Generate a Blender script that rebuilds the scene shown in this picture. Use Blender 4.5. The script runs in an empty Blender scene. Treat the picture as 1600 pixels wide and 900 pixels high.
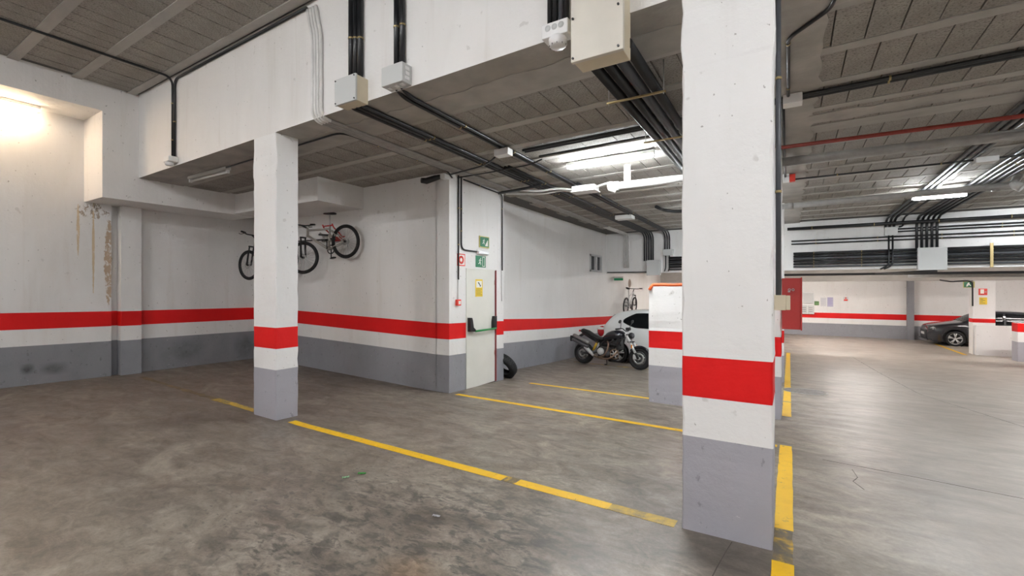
import bpy, bmesh, math, random
from mathutils import Vector, Matrix
random.seed(7)
S = bpy.context.scene
C = S.collection
PI = math.pi

# ------------------------------------------------------------------ camera
EYE = Vector((0, 0, 1.69))
YAW = math.radians(31.4)
FPX = 710.0
cam = bpy.data.cameras.new('camera')
cam.sensor_width = 36
cam.lens = FPX / 1600 * 36
cam.clip_start = 0.05
cam.clip_end = 200
camo = bpy.data.objects.new('camera', cam)
C.objects.link(camo)
camo.location = EYE
camo.rotation_euler = (PI / 2, 0, YAW)
S.camera = camo

# ------------------------------------------------------------------ world, exposure
world = bpy.data.worlds.new('world')
S.world = world
world.use_nodes = True
world.node_tree.nodes['Background'].inputs[0].default_value = (0.9, 0.95, 1, 1)
world.node_tree.nodes['Background'].inputs[1].default_value = 0.02
S.view_settings.view_transform = 'Standard'
S.view_settings.look = 'None'
S.view_settings.gamma = 1
S.view_settings.use_curve_mapping = False
S.view_settings.exposure = 1.9
COOL, WARM, DAY = (0.97, 0.985, 1), (1, 0.74, 0.48), (0.92, 0.97, 1)
# emission of each fluorescent tube, by where it hangs
TUBE = {'bay': (DAY, 78), 'aisle': (DAY, 72), 'recess': (WARM, 14), 'near': (COOL, 100), 'deep': ((1, 0.94, 0.9), 80)}


def area(name, loc, sx, sy, power, color, rot=(0, 0, 0)):
    l = bpy.data.lights.new(name, 'AREA')
    l.shape = 'RECTANGLE'
    l.size, l.size_y, l.energy, l.color = sx, sy, power, color
    o = bpy.data.objects.new(name, l)
    C.objects.link(o)
    o.location = loc
    o.rotation_euler = rot
    return o


# ------------------------------------------------------------------ levels of floor and ceilings
def interp(t, y):
    if y <= t[0][0]:
        return t[0][1]
    for (a, za), (b, zb) in zip(t, t[1:]):
        if y <= b:
            return za + (zb - za) * (y - a) / (b - a)
    return t[-1][1]


FLOOR_T = [
    (-11.0, [(-6, .12), (1.9, .066), (3.4, .03), (6.2, 0), (8, -.02)]),
    (-9.5, [(-6, .1), (2, .04), (3.5, 0), (6.2, -.035), (8, -.06)]),
    (-5.4, [(-6, .04), (2, -.02), (3.5, -.07), (6.2, -.15), (7.74, -.2), (11.7, -.42), (16, -.6), (24, -.85), (40, -.85)]),
    (0.0, [(-6, .02), (2, .005), (3.4, 0), (4.5, -.05), (6, -.13), (7.7, -.23), (12.2, -.5), (16, -.65), (24, -.85), (40, -.85)]),
    (20.0, [(-6, .02), (2, .005), (3.4, 0), (4.5, -.05), (6, -.13), (7.7, -.23), (12.2, -.5), (16, -.65), (24, -.85), (40, -.85)])]


def _zf(x, y):
    x = min(max(x, -11), 20)
    for (a, ta), (b, tb) in zip(FLOOR_T, FLOOR_T[1:]):
        if x <= b:
            w = (x - a) / (b - a)
            return interp(ta, y) * (1 - w) + interp(tb, y) * w


def zf(x, y):
    return (_zf(x, y - .5) + _zf(x, y - .25) + _zf(x, y) + _zf(x, y + .25) + _zf(x, y + .5)) / 5


def zc(x, y):                       # underside of the lower ceiling
    x = min(max(x, -11), 6)
    k = max(0.0, min(1.0, (15.8 - y) / 12.3))
    return 3.60 + k ** 1.25 * (.25 + .017 * x)


def zu(x):                          # underside of the upper ceiling
    return 5.16 + .009 * (x + 10)


def project(p):
    x, y, z = p[0] - EYE.x, p[1] - EYE.y, p[2] - EYE.z
    d = -x * math.sin(YAW) + y * math.cos(YAW)
    if d < .05:
        return None
    return 800 + FPX * (x * math.cos(YAW) + y * math.sin(YAW)) / d, 450 - FPX * z / d, d


# ------------------------------------------------------------------ materials
def mat(name, col, rough=.6, metal=0.0, var=0.0, scale=8.0, bump=0.0, bscale=60.0, spec=.5, coat=0.0, stretch=None):
    m = bpy.data.materials.new(name)
    m.use_nodes = True
    n, l = m.node_tree.nodes, m.node_tree.links
    b = n['Principled BSDF']
    b.inputs['Base Color'].default_value = (*col, 1)
    b.inputs['Roughness'].default_value = rough
    b.inputs['Metallic'].default_value = metal
    b.inputs['Specular IOR Level'].default_value = spec
    b.inputs['Coat Weight'].default_value = coat
    if var or bump:
        tc = n.new('ShaderNodeTexCoord')
        src = tc.outputs['Object']
        if stretch:
            mp = n.new('ShaderNodeMapping')
            mp.inputs['Scale'].default_value = stretch
            l.new(src, mp.inputs[0])
            src = mp.outputs[0]
    if var:
        t = n.new('ShaderNodeTexNoise')
        t.inputs['Scale'].default_value = scale
        t.inputs['Detail'].default_value = 6
        l.new(src, t.inputs['Vector'])
        r = n.new('ShaderNodeValToRGB')
        r.color_ramp.elements[0].position, r.color_ramp.elements[1].position = .3, .7
        r.color_ramp.elements[0].color = (*[c * (1 - var) for c in col], 1)
        r.color_ramp.elements[1].color = (*[min(1, c * (1 + var * .6)) for c in col], 1)
        l.new(t.outputs[0], r.inputs[0])
        l.new(r.outputs[0], b.inputs['Base Color'])
    if bump:
        t2 = n.new('ShaderNodeTexNoise')
        t2.inputs['Scale'].default_value = bscale
        t2.inputs['Detail'].default_value = 4
        l.new(tc.outputs['Object'], t2.inputs['Vector'])
        bp = n.new('ShaderNodeBump')
        bp.inputs['Strength'].default_value = bump
        bp.inputs['Distance'].default_value = .02
        l.new(t2.outputs[0], bp.inputs['Height'])
        l.new(bp.outputs[0], b.inputs['Normal'])
    return m


def emit(name, col, strength):
    m = bpy.data.materials.new(name)
    m.use_nodes = True
    b = m.node_tree.nodes['Principled BSDF']
    b.inputs['Base Color'].default_value = (.9, .9, .9, 1)
    b.inputs['Emission Color'].default_value = (*col, 1)
    b.inputs['Emission Strength'].default_value = strength
    return m


class NT:
    """small helper for hand-made node trees"""
    def __init__(s, name, rough=.5):
        s.m = bpy.data.materials.new(name)
        s.m.use_nodes = True
        s.n, s.l = s.m.node_tree.nodes, s.m.node_tree.links
        s.b = s.n['Principled BSDF']
        s.b.inputs['Roughness'].default_value = rough
        s.pos = s.n.new('ShaderNodeTexCoord').outputs['Object']

    def noise(s, scale, detail=6, stretch=None, rough=.55, dist=0.0):
        v = s.pos
        if stretch:
            mp = s.n.new('ShaderNodeMapping')
            if len(stretch) == 4:
                mp.inputs['Rotation'].default_value = (0, 0, stretch[3])
            mp.inputs['Scale'].default_value = stretch[:3]
            s.l.new(v, mp.inputs[0])
            v = mp.outputs[0]
        t = s.n.new('ShaderNodeTexNoise')
        t.inputs['Scale'].default_value = scale
        t.inputs['Detail'].default_value = detail
        t.inputs['Roughness'].default_value = rough
        t.inputs['Distortion'].default_value = dist
        s.l.new(v, t.inputs['Vector'])
        return t.outputs[0]

    def ramp(s, src, stops):
        r = s.n.new('ShaderNodeValToRGB')
        e = r.color_ramp.elements
        while len(e) < len(stops):
            e.new(.5)
        for q, (p, c) in zip(e, stops):
            q.position = p
            q.color = (c, c, c, 1) if not hasattr(c, '__len__') else (*c, 1)
        s.l.new(src, r.inputs[0])
        return r.outputs[0]

    def math(s, op, a, b=None):
        m = s.n.new('ShaderNodeMath')
        m.operation = op
        for i, x in enumerate((a, b)):
            if x is None:
                continue
            if hasattr(x, 'is_linked'):
                s.l.new(x, m.inputs[i])
            else:
                m.inputs[i].default_value = x
        return m.outputs[0]

    def mix(s, fac, a, b, mode='MIX'):
        m = s.n.new('ShaderNodeMix')
        m.data_type = 'RGBA'
        m.blend_type = mode
        for k, x in ((0, fac), (6, a), (7, b)):
            if hasattr(x, 'is_linked'):
                s.l.new(x, m.inputs[k])
            elif k == 0:
                m.inputs[0].default_value = x
            else:
                m.inputs[k].default_value = (*x, 1)
        return m.outputs[2]

    def xyz(s):
        q = s.n.new('ShaderNodeSeparateXYZ')
        s.l.new(s.pos, q.inputs[0])
        return q.outputs

    def near(s, axis_out, c, w):
        """1 at c falling to 0 at distance w along one axis"""
        d = s.math('ABSOLUTE', s.math('SUBTRACT', axis_out, c))
        r = s.math('SUBTRACT', 1.0, s.math('DIVIDE', d, w))
        return s.math('MAXIMUM', r, 0.0)

    def bump(s, src, strength, dist=.02):
        bp = s.n.new('ShaderNodeBump')
        bp.inputs['Strength'].default_value = strength
        bp.inputs['Distance'].default_value = dist
        s.l.new(src, bp.inputs['Height'])
        s.l.new(bp.outputs[0], s.b.inputs['Normal'])

    def color(s, src):
        s.l.new(src, s.b.inputs['Base Color'])

    def rough(s, src):
        s.l.new(src, s.b.inputs['Roughness'])


def make_floor_mat():
    t = NT('polished_concrete')
    big = t.noise(.5, 5, None, .6, 1.0)
    cloud = t.noise(1.3, 9, (.8, 1.3, 1, .4), .66, 1.4)
    mott = t.noise(5.5, 9, (.8, 1.35, 1, .5), .7, 1.0)
    fine = t.noise(45, 6, None, .75)
    base = t.ramp(cloud, [(.28, (.102, .081, .062)), (.42, (.19, .159, .126)), (.56, (.272, .234, .19)), (.74, (.41, .362, .298))])
    base = t.mix(t.ramp(big, [(.4, .0), (.7, .45)]), base, (.15, .13, .11))
    base = t.mix(.75, base, t.ramp(mott, [(.3, .18), (.7, .8)]), 'OVERLAY')
    base = t.mix(.4, base, t.ramp(fine, [(.3, .2), (.7, .75)]), 'OVERLAY')
    x, y, z = t.xyz()
    # dark oily tyre blots in the bay in front of the camera
    blot = t.ramp(t.noise(7.0, 8, (.8, 1.7, 1, .55), .68, .6), [(.49, 0), (.58, .75)])
    zone = t.math('MULTIPLY', t.near(x, -2.2, 1.7), t.near(y, 2.1, 1.7))
    zone = t.math('MULTIPLY', t.ramp(zone, [(.05, 0), (.45, 1)]), blot)
    base = t.mix(zone, base, (.062, .056, .052))
    spot = t.ramp(t.noise(15, 4, (.8, 1.5, 1, .5), .55), [(.60, 0), (.66, .75)])
    sz = t.math('MULTIPLY', t.near(x, -2.9, 2.3), t.near(y, 2.3, 1.9))
    base = t.mix(t.math('MULTIPLY', t.ramp(sz, [(.1, 0), (.5, 1)]), spot), base, (.06, .055, .05))
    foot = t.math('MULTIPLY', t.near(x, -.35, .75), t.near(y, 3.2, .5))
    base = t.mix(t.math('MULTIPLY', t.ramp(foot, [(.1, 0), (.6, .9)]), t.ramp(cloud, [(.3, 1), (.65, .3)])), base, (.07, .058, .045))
    orange = t.math('MULTIPLY', t.near(x, -1.95, .3), t.near(y, 2.0, .22))
    base = t.mix(t.math('MULTIPLY', t.ramp(orange, [(.1, 0), (.7, .6)]), mott), base, (.34, .2, .09))
    # floor colour turns browner and darker deep in the bay
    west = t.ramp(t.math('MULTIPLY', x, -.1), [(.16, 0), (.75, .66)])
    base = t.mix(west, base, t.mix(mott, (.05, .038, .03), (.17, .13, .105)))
    pale = t.ramp(t.noise(1.1, 8, (1, 1.4, 1, .3), .65, 1.0), [(.55, 0), (.75, .5)])
    base = t.mix(pale, base, (.41, .365, .30))
    aisle = t.ramp(t.math('MULTIPLY', x, .1), [(.0, 0), (.12, .62)])  # paler floor colour stands in for the glossy glow along the aisle
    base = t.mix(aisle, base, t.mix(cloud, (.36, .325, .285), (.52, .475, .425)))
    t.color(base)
    t.rough(t.ramp(t.noise(2.2, 7, (.6, 1.6, 1, .4), .65, 1.0), [(.3, .33), (.75, .55)]))
    t.b.inputs['Specular IOR Level'].default_value = .5
    t.bump(t.noise(30, 6), .12, .012)
    return t.m


def make_white(name, col=(.80, .79, .775), stain=.35, boards=False, spots=()):
    t = NT(name, .62)
    wear = t.noise(1.3, 6, (1, 1, .35), .6, .3)
    drip = t.noise(3.0, 5, (1.6, 1.6, .12), .6)
    fine = t.noise(26, 5)
    c = t.mix(t.math('MULTIPLY', t.ramp(wear, [(.45, 0), (.8, 1)]), stain), col, (.60, .575, .54))
    c = t.mix(t.math('MULTIPLY', t.ramp(drip, [(.58, 0), (.82, 1)]), stain), c, (.58, .53, .47))
    speck = t.ramp(t.noise(9, 3, None, .4), [(.72, 0), (.76, .7)])
    c = t.mix(t.math('MULTIPLY', speck, .6), c, (.5, .48, .45))
    pits = t.ramp(t.noise(26, 2, (1, 1, .8), .4), [(.73, 0), (.76, .8)])
    c = t.mix(pits, c, (.34, .32, .30))
    if spots:
        x, y, z = t.xyz()
        for (axis, c0, w, z0, zw, colr, thr) in spots:
            m = t.math('MULTIPLY', t.near((x, y)[axis], c0, w), t.near(z, z0, zw))
            n = t.noise(15, 9, (1, 1, .6), .72, .8)
            mask = t.ramp(t.math('MULTIPLY', t.ramp(m, [(0, 0), (.5, 1)]), n), [(thr, 0), (thr + .05, .9)])
            c = t.mix(mask, c, colr)
    t.color(c)
    h = t.math('ADD', t.noise(14, 6, None, .65), t.math('MULTIPLY', fine, .35))
    if boards:
        h = t.math('ADD', h, t.math('MULTIPLY', t.noise(9, 2, (1, 1, .05)), 1.2))
    t.bump(h, .22, .02)
    return t.m


def make_grey_paint(name, col, scuff=(.12, .12, .125), amt=.55, smudges=()):
    t = NT(name, .55)
    c = t.mix(t.math('MULTIPLY', t.ramp(t.noise(2.2, 6, (1, 1, .7), .6, .4), [(.45, 0), (.8, 1)]), amt), col, [k * .72 for k in col])
    c = t.mix(t.ramp(t.noise(16, 4, (1, 1, .6), .6), [(.64, 0), (.70, .6)]), c, scuff)
    c = t.mix(t.ramp(t.noise(40, 3, (.4, .4, 1), .5), [(.72, 0), (.76, .5)]), c, (.7, .7, .7))
    for (y0, w, z0, zw, k) in smudges:
        p = t.xyz()
        m = t.math('MULTIPLY', t.near(p[1], y0, w), t.near(p[2], z0, zw))
        c = t.mix(t.math('MULTIPLY', t.ramp(m, [(0, 0), (.6, k)]), t.ramp(t.noise(6, 5), [(.3, .5), (.6, 1)])), c, (.03, .03, .032))
    t.color(c)
    t.bump(t.noise(16, 6, None, .65), .2, .02)
    return t.m


def make_red_paint():
    t = NT('red_band_paint', .6)
    t.b.inputs['Specular IOR Level'].default_value = .25
    c = t.mix(t.ramp(t.noise(3, 6), [(.4, 0), (.75, .4)]), (.70, .009, .009), (.58, .007, .009))
    c = t.mix(t.ramp(t.noise(22, 4, None, .5), [(.73, 0), (.76, .5)]), c, (.35, .02, .02))
    t.color(c)
    t.bump(t.noise(16, 6, None, .65), .18, .02)
    return t.m


def make_line_paint():
    t = NT('yellow_line_paint', .5)
    c = t.mix(t.ramp(t.noise(9, 6, None, .65), [(.45, 0), (.75, .6)]), (.84, .50, .004), (.70, .40, .008))
    worn = t.ramp(t.noise(14, 8, (1, 1, 1), .75, .3), [(.585, 0), (.66, .85)])
    c = t.mix(worn, c, (.30, .21, .08))
    t.color(c)
    return t.m


def make_block():
    t = NT('ceiling_block_concrete', .9)
    c = t.ramp(t.noise(3, 6, None, .6), [(.3, (.27, .25, .222)), (.7, (.39, .364, .328))])
    pit = t.noise(48, 4, None, .75)
    c = t.mix(t.ramp(pit, [(.36, .85), (.50, 0)]), c, (.11, .10, .09))
    t.color(c)
    t.bump(pit, .5, .01)
    return t.m


def make_joist():
    t = NT('ceiling_joist_concrete', .88)
    c = t.ramp(t.noise(2.5, 7, (.4, 1, 1), .65), [(.3, (.35, .333, .308)), (.7, (.49, .468, .437))])
    t.color(c)
    t.bump(t.noise(30, 5), .2, .01)
    return t.m


M_FLOOR = make_floor_mat()
M_WHITE = make_white('white_wall_paint')
M_WHITE_L = make_white('white_wall_paint_damp', (.78, .77, .755), .5, False,
                       [(1, 3.345, .13, 2.2, 1.5, (.42, .30, .19), .43), (1, 3.10, .42, 3.10, .30, (.34, .27, .2), .49), (1, 3.2, .3, 3.14, .16, (.16, .14, .12), .56),
                        (1, 2.91, .035, 2.75, .75, (.62, .48, .30), .36), (1, 3.12, .03, 2.4, 1.3, (.62, .48, .30), .36)])
M_WHITE_B = make_white('white_board_marked_paint', (.80, .785, .765), .4, True)
M_WHITE_P = make_white('white_pillar_paint', (.83, .825, .815), .22)
M_GREY = make_grey_paint('grey_dado_paint', (.27, .272, .295))
M_GREY_L = make_grey_paint('grey_dado_paint_smudged', (.25, .252, .27), amt=.7, smudges=((2.27, .10, .33, .10, .95), (2.6, .2, .29, .12, .6), (4.6, .5, .35, .3, .45), (5.9, .35, .3, .35, .5)))
M_GREY_R = make_grey_paint('grey_dado_paint_sooty', (.27, .272, .295), smudges=((13.3, .8, -.2, 1.0, .75),))
M_GREY_P = make_grey_paint('grey_pillar_paint', (.40, .395, .435), (.2, .2, .21), .3)
M_RED = make_red_paint()
M_LINE = make_line_paint()
wl_ = NT('worn_yellow_line', .55)
wl_.color(wl_.ramp(wl_.noise(7, 8, None, .7, .4), [(.40, (.12, .10, .08)), (.52, (.20, .15, .07)), (.66, (.66, .39, .02))]))
M_LINE_W = wl_.m
wl_ = NT('faded_yellow_line', .55)
wl_.color(wl_.ramp(wl_.noise(9, 8, None, .7, .4), [(.36, (.19, .15, .085)), (.48, (.42, .29, .06)), (.66, (.66, .41, .03))]))
M_LINE_F = wl_.m
M_BLOCK, M_JOIST = make_block(), make_joist()
M_SLAB = mat('ceiling_mortar', (.10, .096, .09), .95)
M_BLACK = mat('black_conduit_plastic', (.012, .013, .015), .33)
M_DGREY = mat('dark_grey_conduit', (.07, .075, .085), .4)
M_WPIPE = mat('white_pipe_plastic', (.72, .71, .69), .45, var=.1)
M_GPIPE = mat('grey_painted_pipe', (.36, .35, .335), .6, var=.15)
M_BRASS = mat('brass_clip', (.42, .33, .16), .45, .7)
M_RPIPE = mat('red_sprinkler_pipe', (.27, .035, .022), .5)
M_BEIGE = mat('beige_box_plastic', (.66, .58, .43), .5, var=.05)
M_LBOX = mat('pale_box_plastic', (.56, .57, .56), .45)
M_WBOX = mat('white_box_plastic', (.8, .8, .79), .4)
M_STEEL = mat('zinc_steel', (.45, .45, .44), .4, .8)
M_REDBOX = mat('red_cabinet_enamel', (.36, .022, .018), .42)
M_DOOR = mat('cream_door_enamel', (.74, .73, .67), .4, var=.04, scale=3)
M_MAROON = mat('maroon_door_edge', (.22, .025, .025), .5)
M_BK = mat('black_plastic', (.010, .010, .011), .4)
M_GREENBAR = mat('green_bar', (.02, .28, .07), .4)
M_SIGNG = mat('sign_green', (.008, .16, .07), .45)
M_SIGNW = mat('sign_white', (.82, .82, .76), .5)
M_SIGNY = mat('sign_photolume_edge', (.62, .55, .18), .5)
M_SIGNR = mat('sign_red', (.75, .05, .03), .45)
M_YEL = mat('notice_yellow', (.82, .58, .03), .5)
M_INK = mat('notice_ink', (.06, .06, .06), .6)
M_PAPER = mat('paper', (.62, .62, .63), .7)
M_PAPERB = mat('lilac_paper', (.45, .43, .56), .7)
M_RUBBER = mat('tyre_rubber', (.008, .008, .0085), .7, bump=.15)
M_ALU = mat('alloy', (.62, .62, .63), .32, .85)
M_DALU = mat('dark_alloy', (.12, .12, .125), .4, .6)
M_ORANGE = mat('orange_corrugated_tube', (.78, .13, .03), .45)
M_GLASSD = mat('dark_car_glass', (.012, .014, .016), .14, spec=.5)
M_CRACK = mat('floor_joint_dirt', (.085, .075, .065), .9)
M_COVER = mat('cast_iron_cover', (.24, .225, .21), .5, .3, var=.4, scale=20, bump=.3, bscale=50)


# ------------------------------------------------------------------ mesh helpers
def box(bm, x0, x1, y0, y1, z0, z1, mi=0, bev=0.0, m=None):
    r = bmesh.ops.create_cube(bm, size=1)
    vs = r['verts']
    bmesh.ops.scale(bm, vec=(x1 - x0, y1 - y0, z1 - z0), verts=vs)
    bmesh.ops.translate(bm, vec=((x0 + x1) / 2, (y0 + y1) / 2, (z0 + z1) / 2), verts=vs)
    fs = list({f for v in vs for f in v.link_faces})
    if bev:
        es = list({e for v in vs for e in v.link_edges})
        q = bmesh.ops.bevel(bm, geom=es, offset=bev, segments=2, affect='EDGES', profile=.5)
        fs = list({f for f in q['faces']} | {f for f in fs if f.is_valid})
        vs = list({v for f in fs for v in f.verts})
        fs = list({f for v in vs for f in v.link_faces})
        vs = list({v for f in fs for v in f.verts})
    for f in fs:
        f.material_index = mi
    if m is not None:
        bmesh.ops.transform(bm, matrix=m, verts=vs)
    return vs


def frame_of(d):
    d = d.normalized()
    up = Vector((0, 0, 1)) if abs(d.z) < .95 else Vector((0, 1, 0))
    a = d.cross(up).normalized()
    return a, d.cross(a).normalized()


def fillet(pts, rad, n=5):
    pts = [Vector(p) for p in pts]
    out = [pts[0]]
    for a, b, c in zip(pts, pts[1:], pts[2:]):
        u, v = (a - b), (c - b)
        r = min(rad, u.length * .48, v.length * .48)
        if r < 1e-4 or abs(u.normalized().dot(v.normalized())) > .999:
            out.append(b)
            continue
        p, q = b + u.normalized() * r, b + v.normalized() * r
        for i in range(n + 1):
            t = i / n
            out.append((1 - t) ** 2 * p + 2 * t * (1 - t) * b + t * t * q)
    out.append(pts[-1])
    return out


def tube(bm, pts, r, seg=10, rad=0.0, mi=0, cap=True):
    pts = fillet(pts, rad) if rad else [Vector(p) for p in pts]
    rs = r if hasattr(r, '__len__') else [r] * len(pts)
    a = None
    rings = []
    for i, p in enumerate(pts):
        d = (pts[min(i + 1, len(pts) - 1)] - pts[max(i - 1, 0)]).normalized()
        if a is None:
            a, b = frame_of(d)
        else:
            a = (a - d * a.dot(d)).normalized()
            b = d.cross(a)
        rings.append([bm.verts.new(p + (a * math.cos(2 * PI * k / seg) + b * math.sin(2 * PI * k / seg)) * rs[i]) for k in range(seg)])
    for q, w in zip(rings, rings[1:]):
        for k in range(seg):
            f = bm.faces.new((q[k], q[(k + 1) % seg], w[(k + 1) % seg], w[k]))
            f.material_index = mi
            f.smooth = True
    if cap:
        bm.faces.new(rings[0][::-1]).material_index = mi
        bm.faces.new(rings[-1]).material_index = mi


def lathe(bm, prof, origin, axis, seg=24, mi=0, closed=False):
    """revolve (radius, height) pairs about axis through origin"""
    o, ax = Vector(origin), Vector(axis).normalized()
    a, b = frame_of(ax)
    rings = []
    for r, h in prof:
        rings.append([bm.verts.new(o + ax * h + (a * math.cos(2 * PI * k / seg) + b * math.sin(2 * PI * k / seg)) * max(r, 1e-4)) for k in range(seg)])
    pairs = list(zip(rings, rings[1:])) + ([(rings[-1], rings[0])] if closed else [])
    for q, w in pairs:
        for k in range(seg):
            f = bm.faces.new((q[k], q[(k + 1) % seg], w[(k + 1) % seg], w[k]))
            f.material_index = mi
            f.smooth = True


def torus(bm, c, axis, R, r, seg=36, ring=10, rw=None, mi=0):
    rw = rw or r
    prof = [(R + r * math.cos(2 * PI * k / ring), rw * math.sin(2 * PI * k / ring)) for k in range(ring)]
    lathe(bm, prof, c, axis, seg, mi, True)


def prism(bm, poly, origin, ux, uy, depth, mi=0):
    """extrude polygon (2-D) along ux x uy by depth (centred if depth given as tuple (a,b))"""
    o, ux, uy = Vector(origin), Vector(ux), Vector(uy)
    n = ux.cross(uy).normalized()
    a, b = depth if hasattr(depth, '__len__') else (0, depth)
    lo = [bm.verts.new(o + ux * x + uy * y + n * a) for x, y in poly]
    hi = [bm.verts.new(o + ux * x + uy * y + n * b) for x, y in poly]
    k = len(poly)
    fs = [bm.faces.new(lo[::-1]), bm.faces.new(hi)]
    for i in range(k):
        fs.append(bm.faces.new((lo[i], lo[(i + 1) % k], hi[(i + 1) % k], hi[i])))
    for f in fs:
        f.material_index = mi


def ellipsoid(bm, c, r, m=None, useg=20, vseg=12, mi=0):
    q = bmesh.ops.create_uvsphere(bm, u_segments=useg, v_segments=vseg, radius=1)
    vs = q['verts']
    bmesh.ops.scale(bm, vec=r, verts=vs)
    if m is not None:
        bmesh.ops.transform(bm, matrix=m, verts=vs)
    bmesh.ops.translate(bm, vec=c, verts=vs)
    for f in {f for v in vs for f in v.link_faces}:
        f.material_index = mi
        f.smooth = True


def loft(bm, rings, mi=0, caps=True, smooth=True):
    rs = [[bm.verts.new(p) for p in r] for r in rings]
    k = len(rs[0])
    for q, w in zip(rs, rs[1:]):
        for i in range(k):
            f = bm.faces.new((q[i], q[(i + 1) % k], w[(i + 1) % k], w[i]))
            f.material_index = mi
            f.smooth = smooth
    if caps:
        bm.faces.new(rs[0][::-1]).material_index = mi
        bm.faces.new(rs[-1]).material_index = mi


def BM():
    return bmesh.new()


def obj(name, bm, mats, parent=None, recalc=True):
    if recalc:
        bmesh.ops.recalc_face_normals(bm, faces=bm.faces)
    me = bpy.data.meshes.new(name)
    bm.to_mesh(me)
    bm.free()
    for m in (mats if isinstance(mats, (list, tuple)) else [mats]):
        me.materials.append(m)
    o = bpy.data.objects.new(name, me)
    C.objects.link(o)
    if parent is not None:
        o.parent = parent
        if parent.get('_world'):
            o.matrix_parent_inverse = Matrix.Translation(-Vector(parent.location))
    return o


def tag(o, label=None, cat=None, group=None, kind=None):
    for k, v in (('label', label), ('category', cat), ('group', group), ('kind', kind)):
        if v:
            o[k] = v
    return o


def thing(name, label, cat, loc=(0, 0, 0), group=None, world=True):
    """an Empty at the base of a thing; world=True: its parts are modelled in room coordinates"""
    o = bpy.data.objects.new(name, None)
    C.objects.link(o)
    o.location = loc
    o.empty_display_size = .1
    if world:
        o['_world'] = 1
    return tag(o, label, cat, group)


def struct(name, bm, mats, label=None, parent=None):
    return tag(obj(name, bm, mats, parent), label, None, None, None if parent else 'structure')


# ------------------------------------------------------------------ floor
bm = BM()
X0, X1, Y0, Y1 = -11.3, 12.3, -4.3, 29.8
nx, ny = 60, 92
vg = [[bm.verts.new((X0 + (X1 - X0) * i / nx, Y0 + (Y1 - Y0) * j / ny, 0)) for j in range(ny + 1)] for i in range(nx + 1)]
for row in vg:
    for v in row:
        v.co.z = zf(v.co.x, v.co.y)
for i in range(nx):
    for j in range(ny):
        bm.faces.new((vg[i][j], vg[i + 1][j], vg[i + 1][j + 1], vg[i][j + 1])).smooth = True
lo = [bm.verts.new((x, y, -1.3)) for x, y in ((X0, Y0), (X1, Y0), (X1, Y1), (X0, Y1))]
bm.faces.new(lo[::-1])
floor = struct('floor', bm, M_FLOOR, 'polished grey brown concrete floor with tyre marks')


def ground_strip(name, pts, w, m, label=None, dz=.0025, th=.004, rag=0.0):
    """a thin strip of paint following the floor along a path of (x, y)"""
    bm = BM()
    ps = [Vector((*p, 0)) for p in pts]
    fine = []
    for a, b in zip(ps, ps[1:]):
        k = max(2, int((b - a).length / .12))
        fine += [a.lerp(b, i / k) for i in range(k)]
    fine.append(ps[-1])
    L, R = [], []
    for i, p in enumerate(fine):
        d = (fine[min(i + 1, len(fine) - 1)] - fine[max(i - 1, 0)]).normalized()
        n = Vector((-d.y, d.x, 0))
        for side, out in ((1, L), (-1, R)):
            q = p + n * side * (w / 2 + random.uniform(-rag, rag))
            z = zf(q.x, q.y)
            out.append((bm.verts.new((q.x, q.y, z + dz)), bm.verts.new((q.x, q.y, z - th))))
    for i in range(len(fine) - 1):
        (a, a2), (b, b2), (c, c2), (d, d2) = L[i], L[i + 1], R[i + 1], R[i]
        bm.faces.new((a, d, c, b))
        bm.faces.new((a, b, b2, a2))
        bm.faces.new((d, d2, c2, c))
    o = obj(name, bm, m, floor)
    return tag(o, label)


for a, b, m, lab in ((-5.6, -2.2, M_LINE, 'yellow bay line between the two nearest pillars'), (-2.2, -2.06, M_LINE_W, 'scuffed patch of the bay line'),
                     (-2.06, -1.2, M_LINE, 'yellow bay line between the two nearest pillars'), (-1.2, -.70, M_LINE_F, 'worn end of the bay line at the thick pillar')):
    yl = lambda x: 3.6 - .18 * (x + 5.6) / 4.85
    ground_strip('painted_line', [(a, yl(a)), (b, yl(b))], .115, m, lab, rag=.003)
ground_strip('painted_line', [(-7.6, 3.62), (-6.36, 3.61)], .11, M_LINE_F, 'worn yellow line behind the slim pillar', rag=.01)
ground_strip('painted_line', [(-10.4, 3.66), (-7.6, 3.62)], .09, mat('ghost_yellow_line', (.17, .12, .06), .5, var=.6, scale=4), 'almost rubbed off end of the bay line', rag=.02)
ground_strip('painted_line', [(-4.92, 6.22), (-.12, 6.08)], .105, M_LINE, 'yellow bay line from the wall corner', rag=.004)
ground_strip('painted_line', [(-4.45, 7.98), (-2.05, 8.02)], .10, M_LINE, 'yellow bay line past the fire door', rag=.004)
ground_strip('painted_line', [(-5.3, 12.1), (-.7, 12.1)], .10, M_LINE_W, 'faint yellow line under the motorcycle', rag=.006)
for a, b in ((-.5, 3.26), (3.74, 6.15), (8.0, 9.4), (9.48, 11.0), (11.2, 20)):
    ground_strip('painted_line', [(-.035, a), (-.035, b)], .12, M_LINE, 'broken yellow aisle line beside the pillars', rag=.003)
ground_strip('painted_line', [(-.035, 3.26), (-.035, 3.74)], .112, M_LINE_W, 'scuffed gap of the aisle line', rag=.006)
ground_strip('painted_line', [(5.7, 23.6), (5.65, 27.6)], .12, M_LINE, 'yellow line under the dark car front')
for pts in ([(1.9, 20), (2.3, 12.5), (3.6, 6.5), (4.2, 4.6)], [(.3, 5.8), (.9, 5.72), (1.9, 5.55), (4.4, 5.0)], [(-.33, 3.36), (-.42, 2.6), (-.55, 2.0)],
            [(.05, 3.0), (.32, 2.75), (.65, 2.5), (1.2, 2.3)]):
    ground_strip('floor_joint', pts, .008, M_CRACK, 'dark hairline joint in the concrete', .0015, rag=.004)
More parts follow.
